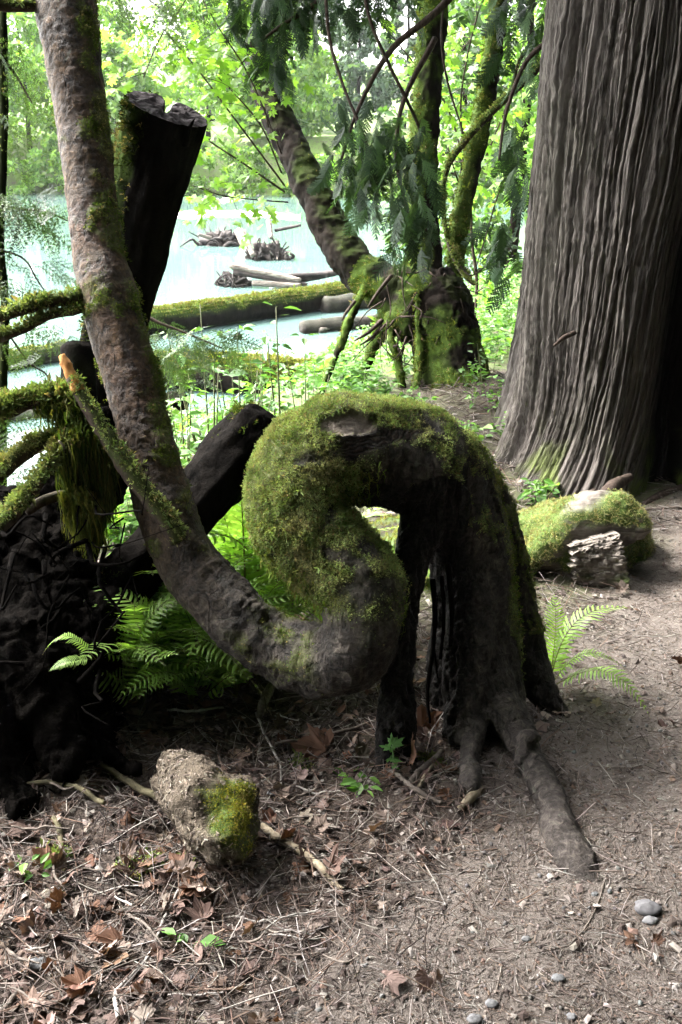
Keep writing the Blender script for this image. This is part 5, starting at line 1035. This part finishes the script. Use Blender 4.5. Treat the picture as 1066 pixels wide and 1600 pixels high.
for k in range(26):
    px, py = rng.uniform(500, 650), rng.uniform(570, 640)
    if np.hypot(*(hit(px, py)[:2] - np.array([0.75, 5.7]))) < 0.6: continue
    herb('leafy green herb on the bank under the prop roots', hit(px, py), 5, rng.uniform(0.14, 0.26), 0.045, GC, grp, nl=18, spread=0.22)
for k in range(12):
    px, py = rng.uniform(120, 470), rng.uniform(760, 900)
    herb('leafy green plant on the bank behind the curled trunk', hit(px, py), 5, rng.uniform(0.3, 0.55), 0.055, GC, 'plants on the bank behind the curled trunk', nl=22, spread=0.25)
for (px, py, h, lab) in ((560, 655, 0.3, 'low leafy plants just over the top of the arch'), (690, 745, 0.15, 'small herb on the slope below the stump'), (720, 720, 0.2, 'small herb on the slope right of the stump'), (660, 770, 0.14, 'tiny herb on the slope beyond the arch shoulder'), (855, 778, 0.12, 'small nettle-like herb at the left foot of the giant cedar'), (835, 785, 0.10, 'tiny herb beside the cedar poles'), (935, 765, 0.12, 'small herb between log stub and giant cedar'), (965, 735, 0.10, 'tiny herb right of the giant cedar buttress'), (580, 770, 0.12, 'small green herb seen through the arch'), (745, 640, 0.25, 'leafy herb on the slope right of the stump, uphill'), (775, 650, 0.25, 'leafy herb on the slope close to the giant cedar'), (760, 615, 0.3, 'taller leafy herb between stump and giant cedar'), (785, 690, 0.14, 'small herb by the left foot of the giant cedar on the slope'), (735, 690, 0.12, 'small herb at the bottom of the stump slope'), (650, 655, 0.2, 'leafy herb left of the stump foot')):
    herb(lab, hit(px, py), 4, h, 0.035, GC, nl=12, spread=0.12)
# sapling over the water and twiggy shrubs below the mossy logs
herb('slender leafy sapling standing in front of the sunken mossy log', at(440, 700, 4.6), 2, 0.85, 0.05, [(0.045, 0.11, 0.03), (0.07, 0.15, 0.035)], nl=22, spread=0.07, name='sapling')
for (px, py, d, h, lab) in ((330, 730, 4.8, 0.8, 'thin leafy shrub right of the small broken log end'), (380, 760, 4.4, 0.7, 'leafy shrub behind the fallen log end'), (290, 740, 4.5, 0.6, 'leafy shrub against the light between trunk and fallen log'), (250, 760, 4.2, 0.5, 'leafy shrub hidden behind the risen trunk'), (480, 700, 5.2, 0.6, 'leafy shrub behind the mossy shoulder of the loop'), (410, 700, 5.4, 0.6, 'airy leafy shrub left of the sapling')):
    herb(lab, at(px, py, d), 6, h, 0.05, [(0.06, 0.14, 0.03), (0.09, 0.18, 0.04)], nl=14, spread=0.22, name='shrub')
# ground-hugging green on this bank, nobody could count it
n = 9000; gxx = rng.uniform(-2.5, 5.5, n * 3); gyy = rng.uniform(4.4, 14, n * 3); s_ = gxx - river_edge(gyy); ok = (s_ > 0.6) & (np.hypot(gxx - 0.75, gyy - 5.6) > 0.8) & (trail_mask(gxx, gyy) < 0.2) & (np.hypot(gxx - CX, gyy - CY) > 0.95) & (fbm(np.stack([gxx * 1.2, gyy * 1.2, 0 * gxx], -1), 2) > -0.25); gxx, gyy = gxx[ok][:n], gyy[ok][:n]; n = len(gxx)
lv, lf = simple_leaf(0.55); P = np.stack([gxx, gyy, height(gxx, gyy) + rng.random(n) * 0.16 + 0.02], -1); v, f, c = scatter(lv, lf, P, frames(norm(rng.normal(size=(n, 3)) * 0.45 + np.array([0, -0.1, 1])), rng.random(n) * 6.28), 0.06 * np.exp(rng.normal(size=n) * 0.35), pick(GC, n))
tag(part('ground_cover', v, f, M['leaf'], smooth=False, col=c), 'carpet of small green leaves over the river bank', 'ground cover', kind='stuff')
# small thistle-like plant at the stilt root
sp0 = hit(612, 1205); tp = thing('seedling', 'small green seedling with jagged leaves at the foot of the left stilt root', 'plant', sp0)
stp = at(612, 1165, (sp0 - CAM) @ _f); a = tube(spline(np.array([sp0, (sp0 + stp) / 2 + np.array([0.005, 0, 0]), stp]), 10), 0.0022, 5); part('stem', a[0], a[1], M['stem'], tp, col=np.tile([0.07, 0.15, 0.04], (len(a[0]), 1)))
jag = leaf_mesh('jagged_leaf', (lambda v, f: (v * np.array([0.55, 1, 1]), f))(*maple_leaf(-0.3, 5, 9, 0.6)), M['leaf'], (0.10, 0.22, 0.06))
for (az, el, s, h_) in ((20, 35, 0.075, 1.0), (170, 15, 0.06, 0.9), (200, -10, 0.05, 0.55), (-20, -5, 0.055, 0.5), (-60, 0, 0.05, 0.3), (90, 50, 0.06, 1.0)):
    y = np.array([math.cos(R(az)) * math.cos(R(el)), math.sin(R(az)) * math.cos(R(el)) * 0.6, math.sin(R(el))]); y = norm(y); z = norm(np.array([0, -0.5, 1]) - y * (y @ np.array([0, -0.5, 1]))); x = np.cross(y, z); link('leaf', jag, tp, mat=mat4((stp - sp0) * h_, np.stack([x, y, z], -1), s))
for (px, py, lab) in ((565, 1245, 'bright green seedling in the litter below the left stilt root'), (545, 1215, 'small pale seedling in the litter left of the stilt root'), (60, 1370, 'tiny green sprig in the litter at the far left'), (300, 1490, 'tiny green sprig beside the pale forked twig')):
    herb(lab, hit(px, py), 2, 0.05, 0.028, GC, nl=5, spread=0.04, name='seedling')
# ------------------------------------------------------------------ litter
def ground_normals(x, y, e=0.01):
    return norm(np.stack([-(height(x + e, y) - height(x - e, y)) / (2 * e), -(height(x, y + e) - height(x, y - e)) / (2 * e), np.ones_like(x)], -1))
def spots(n, box, keep):
    xs, ys = [], []; tot = 0
    while tot < n:
        x = rng.uniform(box[0], box[1], n * 2); y = rng.uniform(box[2], box[3], n * 2); k = rng.random(n * 2) < keep(x, y); xs.append(x[k]); ys.append(y[k]); tot += k.sum()
    return np.concatenate(xs)[:n], np.concatenate(ys)[:n]
vis = lambda x, y: (np.abs(x) < 0.45 * y + 0.35)
near = lambda y: np.clip(1.6 / np.maximum(y, 0.8), 0, 1) ** 1.2
LCOL = [(0.085, 0.066, 0.057), (0.125, 0.107, 0.095), (0.045, 0.033, 0.028), (0.092, 0.062, 0.047), (0.175, 0.157, 0.142), (0.027, 0.020, 0.017)]
# needles, twig bits and straw
sv = np.array([[-0.5, 0, -0.02], [-0.5, 0, 0.02], [0, 0.06, 0.05], [0, 0.06, 0.09], [0.5, 0, -0.01], [0.5, 0, 0.03]]); sv = np.vstack([sv * np.array([1, 1, 0]) + np.array([0, s, 0.0]) for s in (-1, 1)])
def stick_proto(bend=0.08):
    t = np.linspace(-0.5, 0.5, 3); c = np.stack([t, 0 * t, 0 * t], -1); return tube(c, np.array([0.5, 0.5, 0.3]), 3, False)
def sticks(name, label, n, box, keep, lmin, lmax, wmin, wmax, cols, lift=0.004, tiltamt=0.12):
    x, y = spots(n, box, keep); L = np.exp(rng.uniform(np.log(lmin), np.log(lmax), n)); W = rng.uniform(wmin, wmax, n); P = np.stack([x, y, height(x, y) + lift + W * 0.5 + rng.random(n) * lift], -1)
    Zn = norm(ground_normals(x, y) + rng.normal(size=(n, 3)) * tiltamt); t = np.linspace(-0.5, 0.5, 4); out = []
    pv, pf = stick_proto(0.0); prof = pv.copy(); Rm = frames(Zn, rng.random(n) * 6.28); bend = rng.normal(size=n) * 0.10
    loc = np.repeat(prof[None], n, 0); lx = loc[..., 0].copy(); loc[..., 1] = loc[..., 1] * W[:, None] + (bend * L)[:, None] * (0.25 - lx ** 2) * 2; loc[..., 2] = loc[..., 2] * W[:, None]; loc[..., 0] = lx * L[:, None]
    V_ = (np.einsum('nij,nkj->nki', Rm, loc) + P[:, None]).reshape(-1, 3); k = len(pv); F_ = [(f[None] + (np.arange(n) * k)[:, None, None]).reshape(-1, f.shape[1]) for f in pf]
    c = np.repeat(pick(cols, n, amt=0.25, hue=0.02), k, 0); o = part(name, V_, F_, M['litter'], col=c); return tag(o, label, 'litter', kind='stuff')
lit = lambda x, y: vis(x, y) * near(y) * (1 - 0.92 * trail_mask(x, y)) * (1 - 0.6 * sstep(2.6, 3.6, y))
trl = lambda x, y: vis(x, y) * near(y) * trail_mask(x, y)
edge = lambda x, y: vis(x, y) * near(y) * np.exp(-((trail_mask(x, y) - 0.4) / 0.4) ** 2)
sticks('twig_litter', 'tangle of fine twigs and straw over the forest floor on the left', 11000, (-1.9, 1.6, 0.9, 5.5), lit, 0.025, 0.16, 0.0012, 0.0034, LCOL, 0.012, 0.25)
sticks('needle_litter', 'fine needles and bits of bark strewn on the dirt trail', 14000, (-1.2, 2.6, 0.9, 5.5), trl, 0.008, 0.045, 0.0009, 0.0024, LCOL[:2] + [(0.13, 0.098, 0.078), (0.075, 0.055, 0.044), (0.19, 0.172, 0.155)], 0.001, 0.10)
sticks('straw_litter', 'dry straw and twigs along the edge of the trail', 3500, (-1.2, 2.2, 0.9, 5.0), edge, 0.02, 0.11, 0.001, 0.0026, LCOL, 0.005, 0.18)
sticks('slope_litter', 'dry bark shreds and twigs on the slope below the stump', 1800, (0.1, 1.7, 3.6, 6.2), lambda x, y: (np.hypot(x - CX, y - CY) > 0.85) * np.exp(-((x - 0.95) / 0.6) ** 2), 0.03, 0.16, 0.002, 0.006, LCOL, 0.008, 0.25)
# crumbs of bark and wood
cv = np.array([[-0.5, -0.35, 0], [0.5, -0.3, 0.05], [0.4, 0.38, 0], [-0.42, 0.3, 0.1], [0, 0, 0.28]]); cf = np.array([[0, 1, 4], [1, 2, 4], [2, 3, 4], [3, 0, 4]])
def crumbs(name, label, n, keep, smin, smax, cols, box=(-1.9, 2.6, 0.9, 5.5), mat='litter'):
    x, y = spots(n, box, keep); s = np.exp(rng.uniform(np.log(smin), np.log(smax), n)); P = np.stack([x, y, height(x, y) + 0.001 + rng.random(n) * s * 0.25], -1); Zn = norm(ground_normals(x, y) + rng.normal(size=(n, 3)) * 0.3); sc = np.stack([s * rng.uniform(0.7, 1.6, n), s, s * rng.uniform(0.5, 1.2, n)], -1)
    v, f, c = scatter(cv, cf, P, frames(Zn, rng.random(n) * 6.28), sc, pick(cols, n, amt=0.22, hue=0.02)); return tag(part(name, v, f, M[mat], smooth=False, col=c), label, 'litter', kind='stuff')
crumbs('bark_crumbs', 'crumbs of bark and rotten wood over the forest floor', 18000, lit, 0.005, 0.022, LCOL)
crumbs('trail_crumbs', 'grit and bark crumbs over the dirt trail', 15000, trl, 0.0025, 0.008, [(0.115, 0.097, 0.085), (0.07, 0.056, 0.049), (0.155, 0.14, 0.126), (0.085, 0.060, 0.046), (0.04, 0.032, 0.027)])
lz = rng.choice(len(LUMP_V), 1500, p=LUMP_W / LUMP_W.sum()); sz = np.exp(rng.uniform(np.log(0.004), np.log(0.010), 1500)); v, f, c = scatter(cv, cf, LUMP_V[lz], frames(norm(LUMP_N[lz] + rng.normal(size=(1500, 3)) * 0.4), rng.random(1500) * 6.28), np.stack([sz * rng.uniform(0.6, 2.2, 1500), sz * 0.7, sz * 0.6], -1), pick([(0.095, 0.077, 0.060), (0.06, 0.047, 0.036), (0.13, 0.11, 0.088)], 1500)); tag(part('flakes', v, f, M['litter'], lump, smooth=False, col=c), kind='stuff')
# pebbles
pbv, pbf = blob((0, 0, 0), (0.5, 0.4, 0.3), 8, 0.25, 1)
x, y = spots(600, (-0.8, 2.4, 0.9, 4.5), lambda x, y: trl(x, y)); s = np.exp(rng.uniform(np.log(0.006), np.log(0.016), 600)); v, f, c = scatter(pbv, pbf, np.stack([x, y, height(x, y) + s * 0.06], -1), frames(ground_normals(x, y), rng.random(600) * 6.28), s, pick([(0.085, 0.083, 0.083), (0.065, 0.06, 0.057), (0.11, 0.103, 0.098)], 600)); tag(part('gravel', v, f, M['stone'], col=c), 'small grey pebbles pressed into the dirt trail', 'gravel', kind='stuff')
for (px, py, s, lab) in ((1012, 1422, 0.046, 'largest smooth grey pebble on the trail at the right edge'), (1016, 1440, 0.026, 'small pebble in front of the largest grey pebble'), (822, 1468, 0.016, 'pale pebble in the middle of the trail foreground'), (930, 1398, 0.014, 'grey pebble just below the end of the surface root'), (872, 1530, 0.022, 'flat grey pebble in the right foreground'), (742, 1594, 0.024, 'grey pebble at the bottom edge right of the lone leaf'), (893, 1590, 0.018, 'pale pebble at the bottom right edge'), (768, 1570, 0.022, 'brown pebble near the bottom edge'), (990, 1470, 0.016, 'grey pebble below the largest one'), (425, 1240, 0.022, 'small grey pebble right of the crumbly lump'), (60, 1510, 0.035, 'brown rounded stone among the dead leaves at lower left'), (300, 1530, 0.020, 'grey pebble beside the pale forked twig')):
    p = hit(px, py); v, f = blob(p + np.array([0, 0, s * 0.12]), (s * 0.62, s * 0.45, s * 0.30), 22, 0.22, px); tag(part('pebble', v, f, M['stone'], col=np.tile(jitter((0.10, 0.10, 0.103), 1, 0.15, 0.01)[0], (len(v), 1)), origin=p), lab, 'pebble', 'pebbles on the trail and litter')
# dead maple leaves: fragments as litter, large ones one by one
def leaf_litter(n, keep, smin, smax, seed):
    x, y = spots(n, (-1.9, 1.4, 0.9, 5.0), keep); s = rng.uniform(smin, smax, n); P = np.stack([x, y, height(x, y) + 0.008 + rng.random(n) * 0.012], -1); Zn = norm(ground_normals(x, y) + rng.normal(size=(n, 3)) * 0.28); sg = np.where(rng.random(n) < 0.5, 1, -0.7); sc = np.stack([s * rng.uniform(0.6, 1.1, n), s, s * sg], -1); pv, pf = maple_leaf(0.7, 5, seed, 0.72, 0.10)
    return scatter(pv, pf, P, frames(Zn, rng.random(n) * 6.28), sc, pick([(0.090, 0.062, 0.050), (0.125, 0.092, 0.076), (0.060, 0.039, 0.032), (0.15, 0.118, 0.10), (0.10, 0.055, 0.036)], n))
lk = lambda x, y: lit(x, y) * np.clip(0.25 + 1.1 * sstep(0.1, -0.7, x) + 0.5 * np.exp(-((y - 2.3) / 0.4) ** 2) - 0.0, 0, 1)
vs, cs = [], []
for sd in (41, 42, 43, 44): v, f, c = leaf_litter(330, lk, 0.03, 0.085, sd); vs.append((v, f)); cs.append(c)
v, f = join(vs); tag(part('leaf_litter', v, f, M['dead'], smooth=False, col=np.vstack(cs)), 'brown leaf fragments strewn over the forest floor', 'leaf litter', kind='stuff')
DEAD = [leaf_mesh('dead_leaf', maple_leaf(c_, 5, 60 + i, 0.66, 0.08), M['dead'], col) for i, (c_, col) in enumerate([(0.5, (0.12, 0.083, 0.066)), (-0.5, (0.10, 0.070, 0.060)), (0.9, (0.155, 0.117, 0.096)), (0.7, (0.105, 0.056, 0.036)), (0.9, (0.08, 0.051, 0.041)), (-0.8, (0.14, 0.10, 0.080))])]
def dead_leaf(px, py, s, label, group=None, tilt=0.35, k=None, lift=0.016):
    p = hit(px, py); n_ = ground_normals(np.array([p[0]]), np.array([p[1]]))[0]; z = norm(n_ + rng.normal(size=3) * tilt); Rm = frames(z[None], np.array([rng.random() * 6.28]))[0]
    o = link('dead_leaf', DEAD[rng.integers(6) if k is None else k], mat=mat4(p + np.array([0, 0, lift]), Rm, s)); tag(o, label, 'leaf', group); return o
for (px, py, s, k, t, lab) in ((600, 1533, 0.085, 1, 0.12, 'lone purplish brown maple leaf flat on the trail at the bottom'), (515, 1180, 0.17, 3, 0.9, 'large curled orange brown leaf standing up under the lowest bend'), (655, 1150, 0.15, 3, 0.9, 'large russet leaf standing against the stilt roots'), (640, 1185, 0.13, 3, 0.6, 'crumpled russet leaf at the foot of the left stilt root'), (352, 1375, 0.13, 0, 0.9, 'long folded brown leaf below the crumbly lump'), (320, 1385, 0.13, 2, 0.4, 'pale brown leaf lying left of the folded leaf below the lump'), (255, 1535, 0.08, 2, 0.3, 'fan-shaped pale leaf right of the pale forked twig'), (182, 1488, 0.10, 2, 0.5, 'upright tan leaf left of the pale forked twig'), (310, 1505, 0.05, 5, 0.3, 'small tan leaf scrap right of the pale forked twig'), (485, 1110, 0.13, 0, 0.5, 'brown leaf lying under the curl behind the litter'), (590, 1300, 0.09, 2, 0.5, 'pale curled leaf right of the pale stick'), (950, 1122, 0.05, 2, 0.2, 'dry leaf sliver on the trail right of the fern'), (680, 1527, 0.04, 5, 0.2, 'small dry leaf scrap right of the lone leaf')):
    dead_leaf(px, py, s, lab, None, t, k)
for k in range(90):
    px = rng.uniform(-20, 330) if k < 62 else rng.uniform(330, 560); py = rng.uniform(1340, 1590) if k < 62 else rng.uniform(1110, 1400)
    if k < 62 and px > 120 and py > 1500 and rng.random() < 0.5: py -= 120
    dead_leaf(px, py, rng.uniform(0.045, 0.09), 'dry brown maple leaf in the litter at lower left' if k < 62 else 'dry brown maple leaf in the litter under the curl', 'dead leaves at lower left' if k < 62 else 'dead leaves under the curl', 0.28)
# named sticks
def stick(label, rows, mat='twigs', name='stick', lift=0.0, group=None, ns=8):
    P = []; r = []
    for (px, py, rp) in rows:
        p = hit(px, py); d = (p - CAM) @ _f; P.append(p); r.append(rp / FPX * d)
    P = np.array(P); r = np.array(r); q, rr = spline(P, 14 * len(rows), r); q[:, 2] = height(q[:, 0], q[:, 1]) + rr * 0.8 + lift; v, f = tube(q, rr, ns, wob=0.12, seed=rows[0][0]); return tag(part(name, v, f, M[mat], attrs={'moss': np.zeros(len(v))}, origin=q[0]), label, 'stick', group)
M['twigs'] = bark_mat('dry_twig', (0.05, 0.040, 0.033), (0.15, 0.127, 0.108), (40, 40, 40), 0.85, 0.4, 0.002)
M['pale_stick'] = bark_mat('pale_stick', (0.13, 0.105, 0.070), (0.26, 0.22, 0.16), (40, 40, 40), 0.8, 0.4, 0.002)
M['white_twig'] = bark_mat('whitish_twig', (0.15, 0.138, 0.125), (0.31, 0.29, 0.27), (60, 60, 60), 0.8, 0.4, 0.002)
M['moss_stick'] = bark_mat('mossy_stick', (0.045, 0.040, 0.022), (0.105, 0.092, 0.052), (40, 40, 40), 0.85, 0.5, 0.003)
stick('thick pale stick lying right of the crumbly lump', [(410, 1298, 5), (432, 1318, 7), (470, 1340, 6), (505, 1368, 6), (536, 1397, 2.5)], 'pale_stick', lift=0.01)
stick('long pale forked twig curving down to the bottom edge', [(296, 1350, 1.8), (285, 1385, 2.2), (265, 1430, 2.6), (248, 1470, 3), (235, 1500, 3.2), (205, 1535, 3.4), (182, 1562, 3.6), (186, 1600, 3.8)], 'white_twig', lift=0.012)
stick('thin twig lying across the lower left towards the trail', [(20, 1590, 1.6), (110, 1545, 1.8), (180, 1525, 1.8), (260, 1508, 1.7), (340, 1502, 1.6), (440, 1500, 1.5), (500, 1496, 1)], 'twigs', lift=0.012)
stick('straight twig at the bottom left edge', [(15, 1588, 1.8), (90, 1572, 2), (160, 1562, 2.2), (230, 1550, 2)], 'twigs', lift=0.010)
stick('short thick stick at the bottom left corner', [(0, 1594, 6), (20, 1568, 5), (34, 1550, 4)], 'twigs', lift=0.006)
stick('mossy stick slanting down to the crumbly lump from the root wad', [(160, 1206, 4), (190, 1228, 5), (225, 1250, 6), (255, 1264, 5)], 'moss_stick', lift=0.02)
stick('mossy crooked stick below the root wad', [(0, 1252, 3), (60, 1236, 4), (110, 1240, 4), (165, 1268, 4)], 'moss_stick', lift=0.02)
stick('upright-lying brown stick left of the crumbly lump', [(85, 1285, 4), (95, 1310, 5), (100, 1370, 4)], 'moss_stick', lift=0.01)
stick('whitish bent twig under the lowest bend', [(400, 1120, 1.5), (412, 1150, 2), (430, 1185, 2), (438, 1200, 1.6), (440, 1235, 1.2)], 'white_twig', lift=0.012)
stick('long grey stick crossing under the curl to the stilt roots', [(430, 1172, 3), (480, 1162, 3), (540, 1150, 2.6), (590, 1132, 2.4)], 'twigs', lift=0.015)
stick('thin whitish twig crossing below the ferns', [(262, 1120, 2), (310, 1122, 2.2), (350, 1116, 1.6)], 'white_twig', lift=0.02)
stick('grey weathered root piece under the ferns', [(428, 1075, 7), (415, 1100, 8), (405, 1130, 5)], 'twigs', lift=0.01)
stick('pale tan stick piece below the root stub', [(718, 1268, 5), (738, 1250, 8), (756, 1235, 4)], 'pale_stick', lift=0.002)
stick('dark stick leaning at the foot of the stilt roots', [(642, 1228, 5), (665, 1205, 5), (690, 1180, 4)], 'twigs', lift=0.01)
stick('pale thin stick beside the root stub', [(655, 1236, 3), (668, 1215, 3), (676, 1202, 2.5)], 'pale_stick', lift=0.012)
stick('grey bent branch lying right of the seedling', [(600, 1210, 3), (625, 1222, 4), (650, 1242, 4), (690, 1262, 3)], 'twigs', lift=0.012)
stick('thin reddish twig on the trail below the surface root', [(947, 1370, 1.2), (935, 1410, 1.3), (915, 1450, 1.3), (888, 1480, 1.0)], 'twigs', lift=0.001)
stick('fine twig on the trail left of the reddish twig', [(850, 1425, 0.8), (880, 1432, 0.9), (920, 1440, 0.8)], 'twigs', lift=0.001)
stick('short twig on the trail near the bottom', [(775, 1552, 1), (780, 1530, 1.2), (784, 1515, 0.8)], 'twigs', lift=0.001)
stick('twig lying level on the slope right of the mossy log stub', [(995, 800, 2), (1030, 797, 2), (1066, 796, 2)], 'twigs', lift=0.004)
stick('twig curving up the slope behind the mossy log stub', [(975, 778, 2), (985, 755, 2), (1010, 738, 2), (1030, 730, 1)], 'twigs', lift=0.004)
for k in range(60):
    px, py = (rng.uniform(0, 560), rng.uniform(1120, 1590)); a = rng.normal() * 0.6 + (0.5 if px < 200 else 0); L = rng.uniform(30, 120); dx, dy = L * math.cos(a), L * math.sin(a) * 0.6; w = rng.uniform(0.8, 2.2)
    stick('thin dry twig in the tangle of litter', [(px - dx / 2, py - dy / 2, w), (px + rng.normal() * 6, py + rng.normal() * 6, w * 1.1), (px + dx / 2, py + dy / 2, w * 0.6)], 'twigs' if rng.random() < 0.75 else 'white_twig', 'twig', rng.uniform(0.008, 0.03), 'dry twigs in the litter', 5)
# moss tufts in the litter
for (px, py, s, lab) in ((205, 1358, 0.035, 'small moss cushion in the litter below left of the lump'), (232, 1345, 0.025, 'second small moss cushion beside the lump'), (275, 1355, 0.04, 'flat moss tuft under the lump'), (670, 1190, 0.035, 'moss clump at the foot of the stilt roots'), (85, 1340, 0.03, 'moss tuft in the litter at the far left'), (470, 1195, 0.03, 'pale moss tuft under the curl')):
    p = hit(px, py); v, f = blob(p, (s, s * 0.8, s * 0.35), 20, 0.3, px); o = part('moss_cushion', v, f, M['ground'], attrs={'trail': np.zeros(len(v)), 'green': np.ones(len(v)), 'mud': np.zeros(len(v))}, origin=p); tag(o, lab, 'moss'); moss_on('moss', v, vnormals(v, f), np.ones(len(v)), 500, o, 0.008, 0.0)

# ------------------------------------------------------------------ unseen forest and overhead leaf clumps, added to shade the scene
cen, rad = [], []
for k in range(330):
    if k < 230: x, y, z = rng.uniform(-9, 9), rng.uniform(-9, -2.4), rng.uniform(0.4, 12)
    else: x, y, z = rng.uniform(4.2, 10), rng.uniform(-3, 14), rng.uniform(0.5, 11)
    cen.append((x, y, z)); rad.append((1.6, 1.6, 1.3))
v, f, c = leaf_cloud(cen, rad, 120, 0.60, [(0.030, 0.055, 0.022), (0.045, 0.075, 0.028)], up=0.8); tag(part('forest', v, f, M['conifer'], smooth=False, col=c), 'unseen dark evergreen forest mass added behind the viewer to shade the scene', 'forest', kind='stuff')
# unseen crown clumps added over the viewer to shade the foreground
cen, rad = [], []
for k in range(190): cen.append((rng.uniform(-4, 5.5), rng.uniform(-3.0, 1.9), rng.uniform(4.4, 9))); rad.append((1.1, 1.1, 0.5))
for k in range(30): cen.append((rng.uniform(2.4, 5.0), rng.uniform(3.0, 7.5), rng.uniform(4.6, 9))); rad.append((1.1, 1.1, 0.5))
v, f, c = leaf_cloud(cen, rad, 110, 0.36, [(0.030, 0.055, 0.022), (0.045, 0.075, 0.028)], up=1.2); part('crown', v, f, M['conifer'], cedar, smooth=False, col=c)
cen = np.array([(rng.uniform(-3.0, -0.9), rng.uniform(1.2, 2.7), rng.uniform(4.2, 8)) for _ in range(30)]); v, f, c = leaf_cloud(cen, np.tile([0.8, 0.8, 0.4], (30, 1)), 90, 0.26, [(0.030, 0.055, 0.022), (0.045, 0.075, 0.028)], up=1.2); part('crown', v, f, M['conifer'], ctree, smooth=False, col=c)  # unseen leaf clumps added to darken the root wad side
cen = np.array([(rng.uniform(-3.4, -1.5), rng.uniform(2.9, 4.1), rng.uniform(4.8, 6.5)) for _ in range(10)] + [(rng.uniform(-5.0, -3.2), rng.uniform(2.4, 3.5), rng.uniform(4.4, 6.0)) for _ in range(5)]); v, f, c = leaf_cloud(cen, np.tile([0.8, 0.8, 0.4], (15, 1)), 90, 0.26, [(0.030, 0.055, 0.022), (0.045, 0.075, 0.028)], up=1.2); part('crown', v, f, M['conifer'], ctree, smooth=False, col=c)  # unseen leaf clumps added in the sun's path to shade the lower left
# ------------------------------------------------------------------ moist air over the river
hz = NT('moist_air'); pv_ = hz.add('VolumePrincipled'); pv_.inputs['Color'].default_value = (0.92, 0.96, 0.98, 1); pv_.inputs['Density'].default_value = 0.0002; pv_.inputs['Anisotropy'].default_value = 0.3; hz.t.links.new(pv_.outputs[0], hz.out.inputs['Volume'])
bx = np.array([(x, y, z) for x in (-155.0, 155.0) for y in (-45.0, 235.0) for z in (-4.0, 32.0)]); bf = np.array([[0, 1, 3, 2], [4, 6, 7, 5], [0, 4, 5, 1], [2, 3, 7, 6], [0, 2, 6, 4], [1, 5, 7, 3]])
tag(part('haze', bx, bf, hz.m, smooth=False), 'thin pale moist air over river and forest', 'haze', kind='stuff')
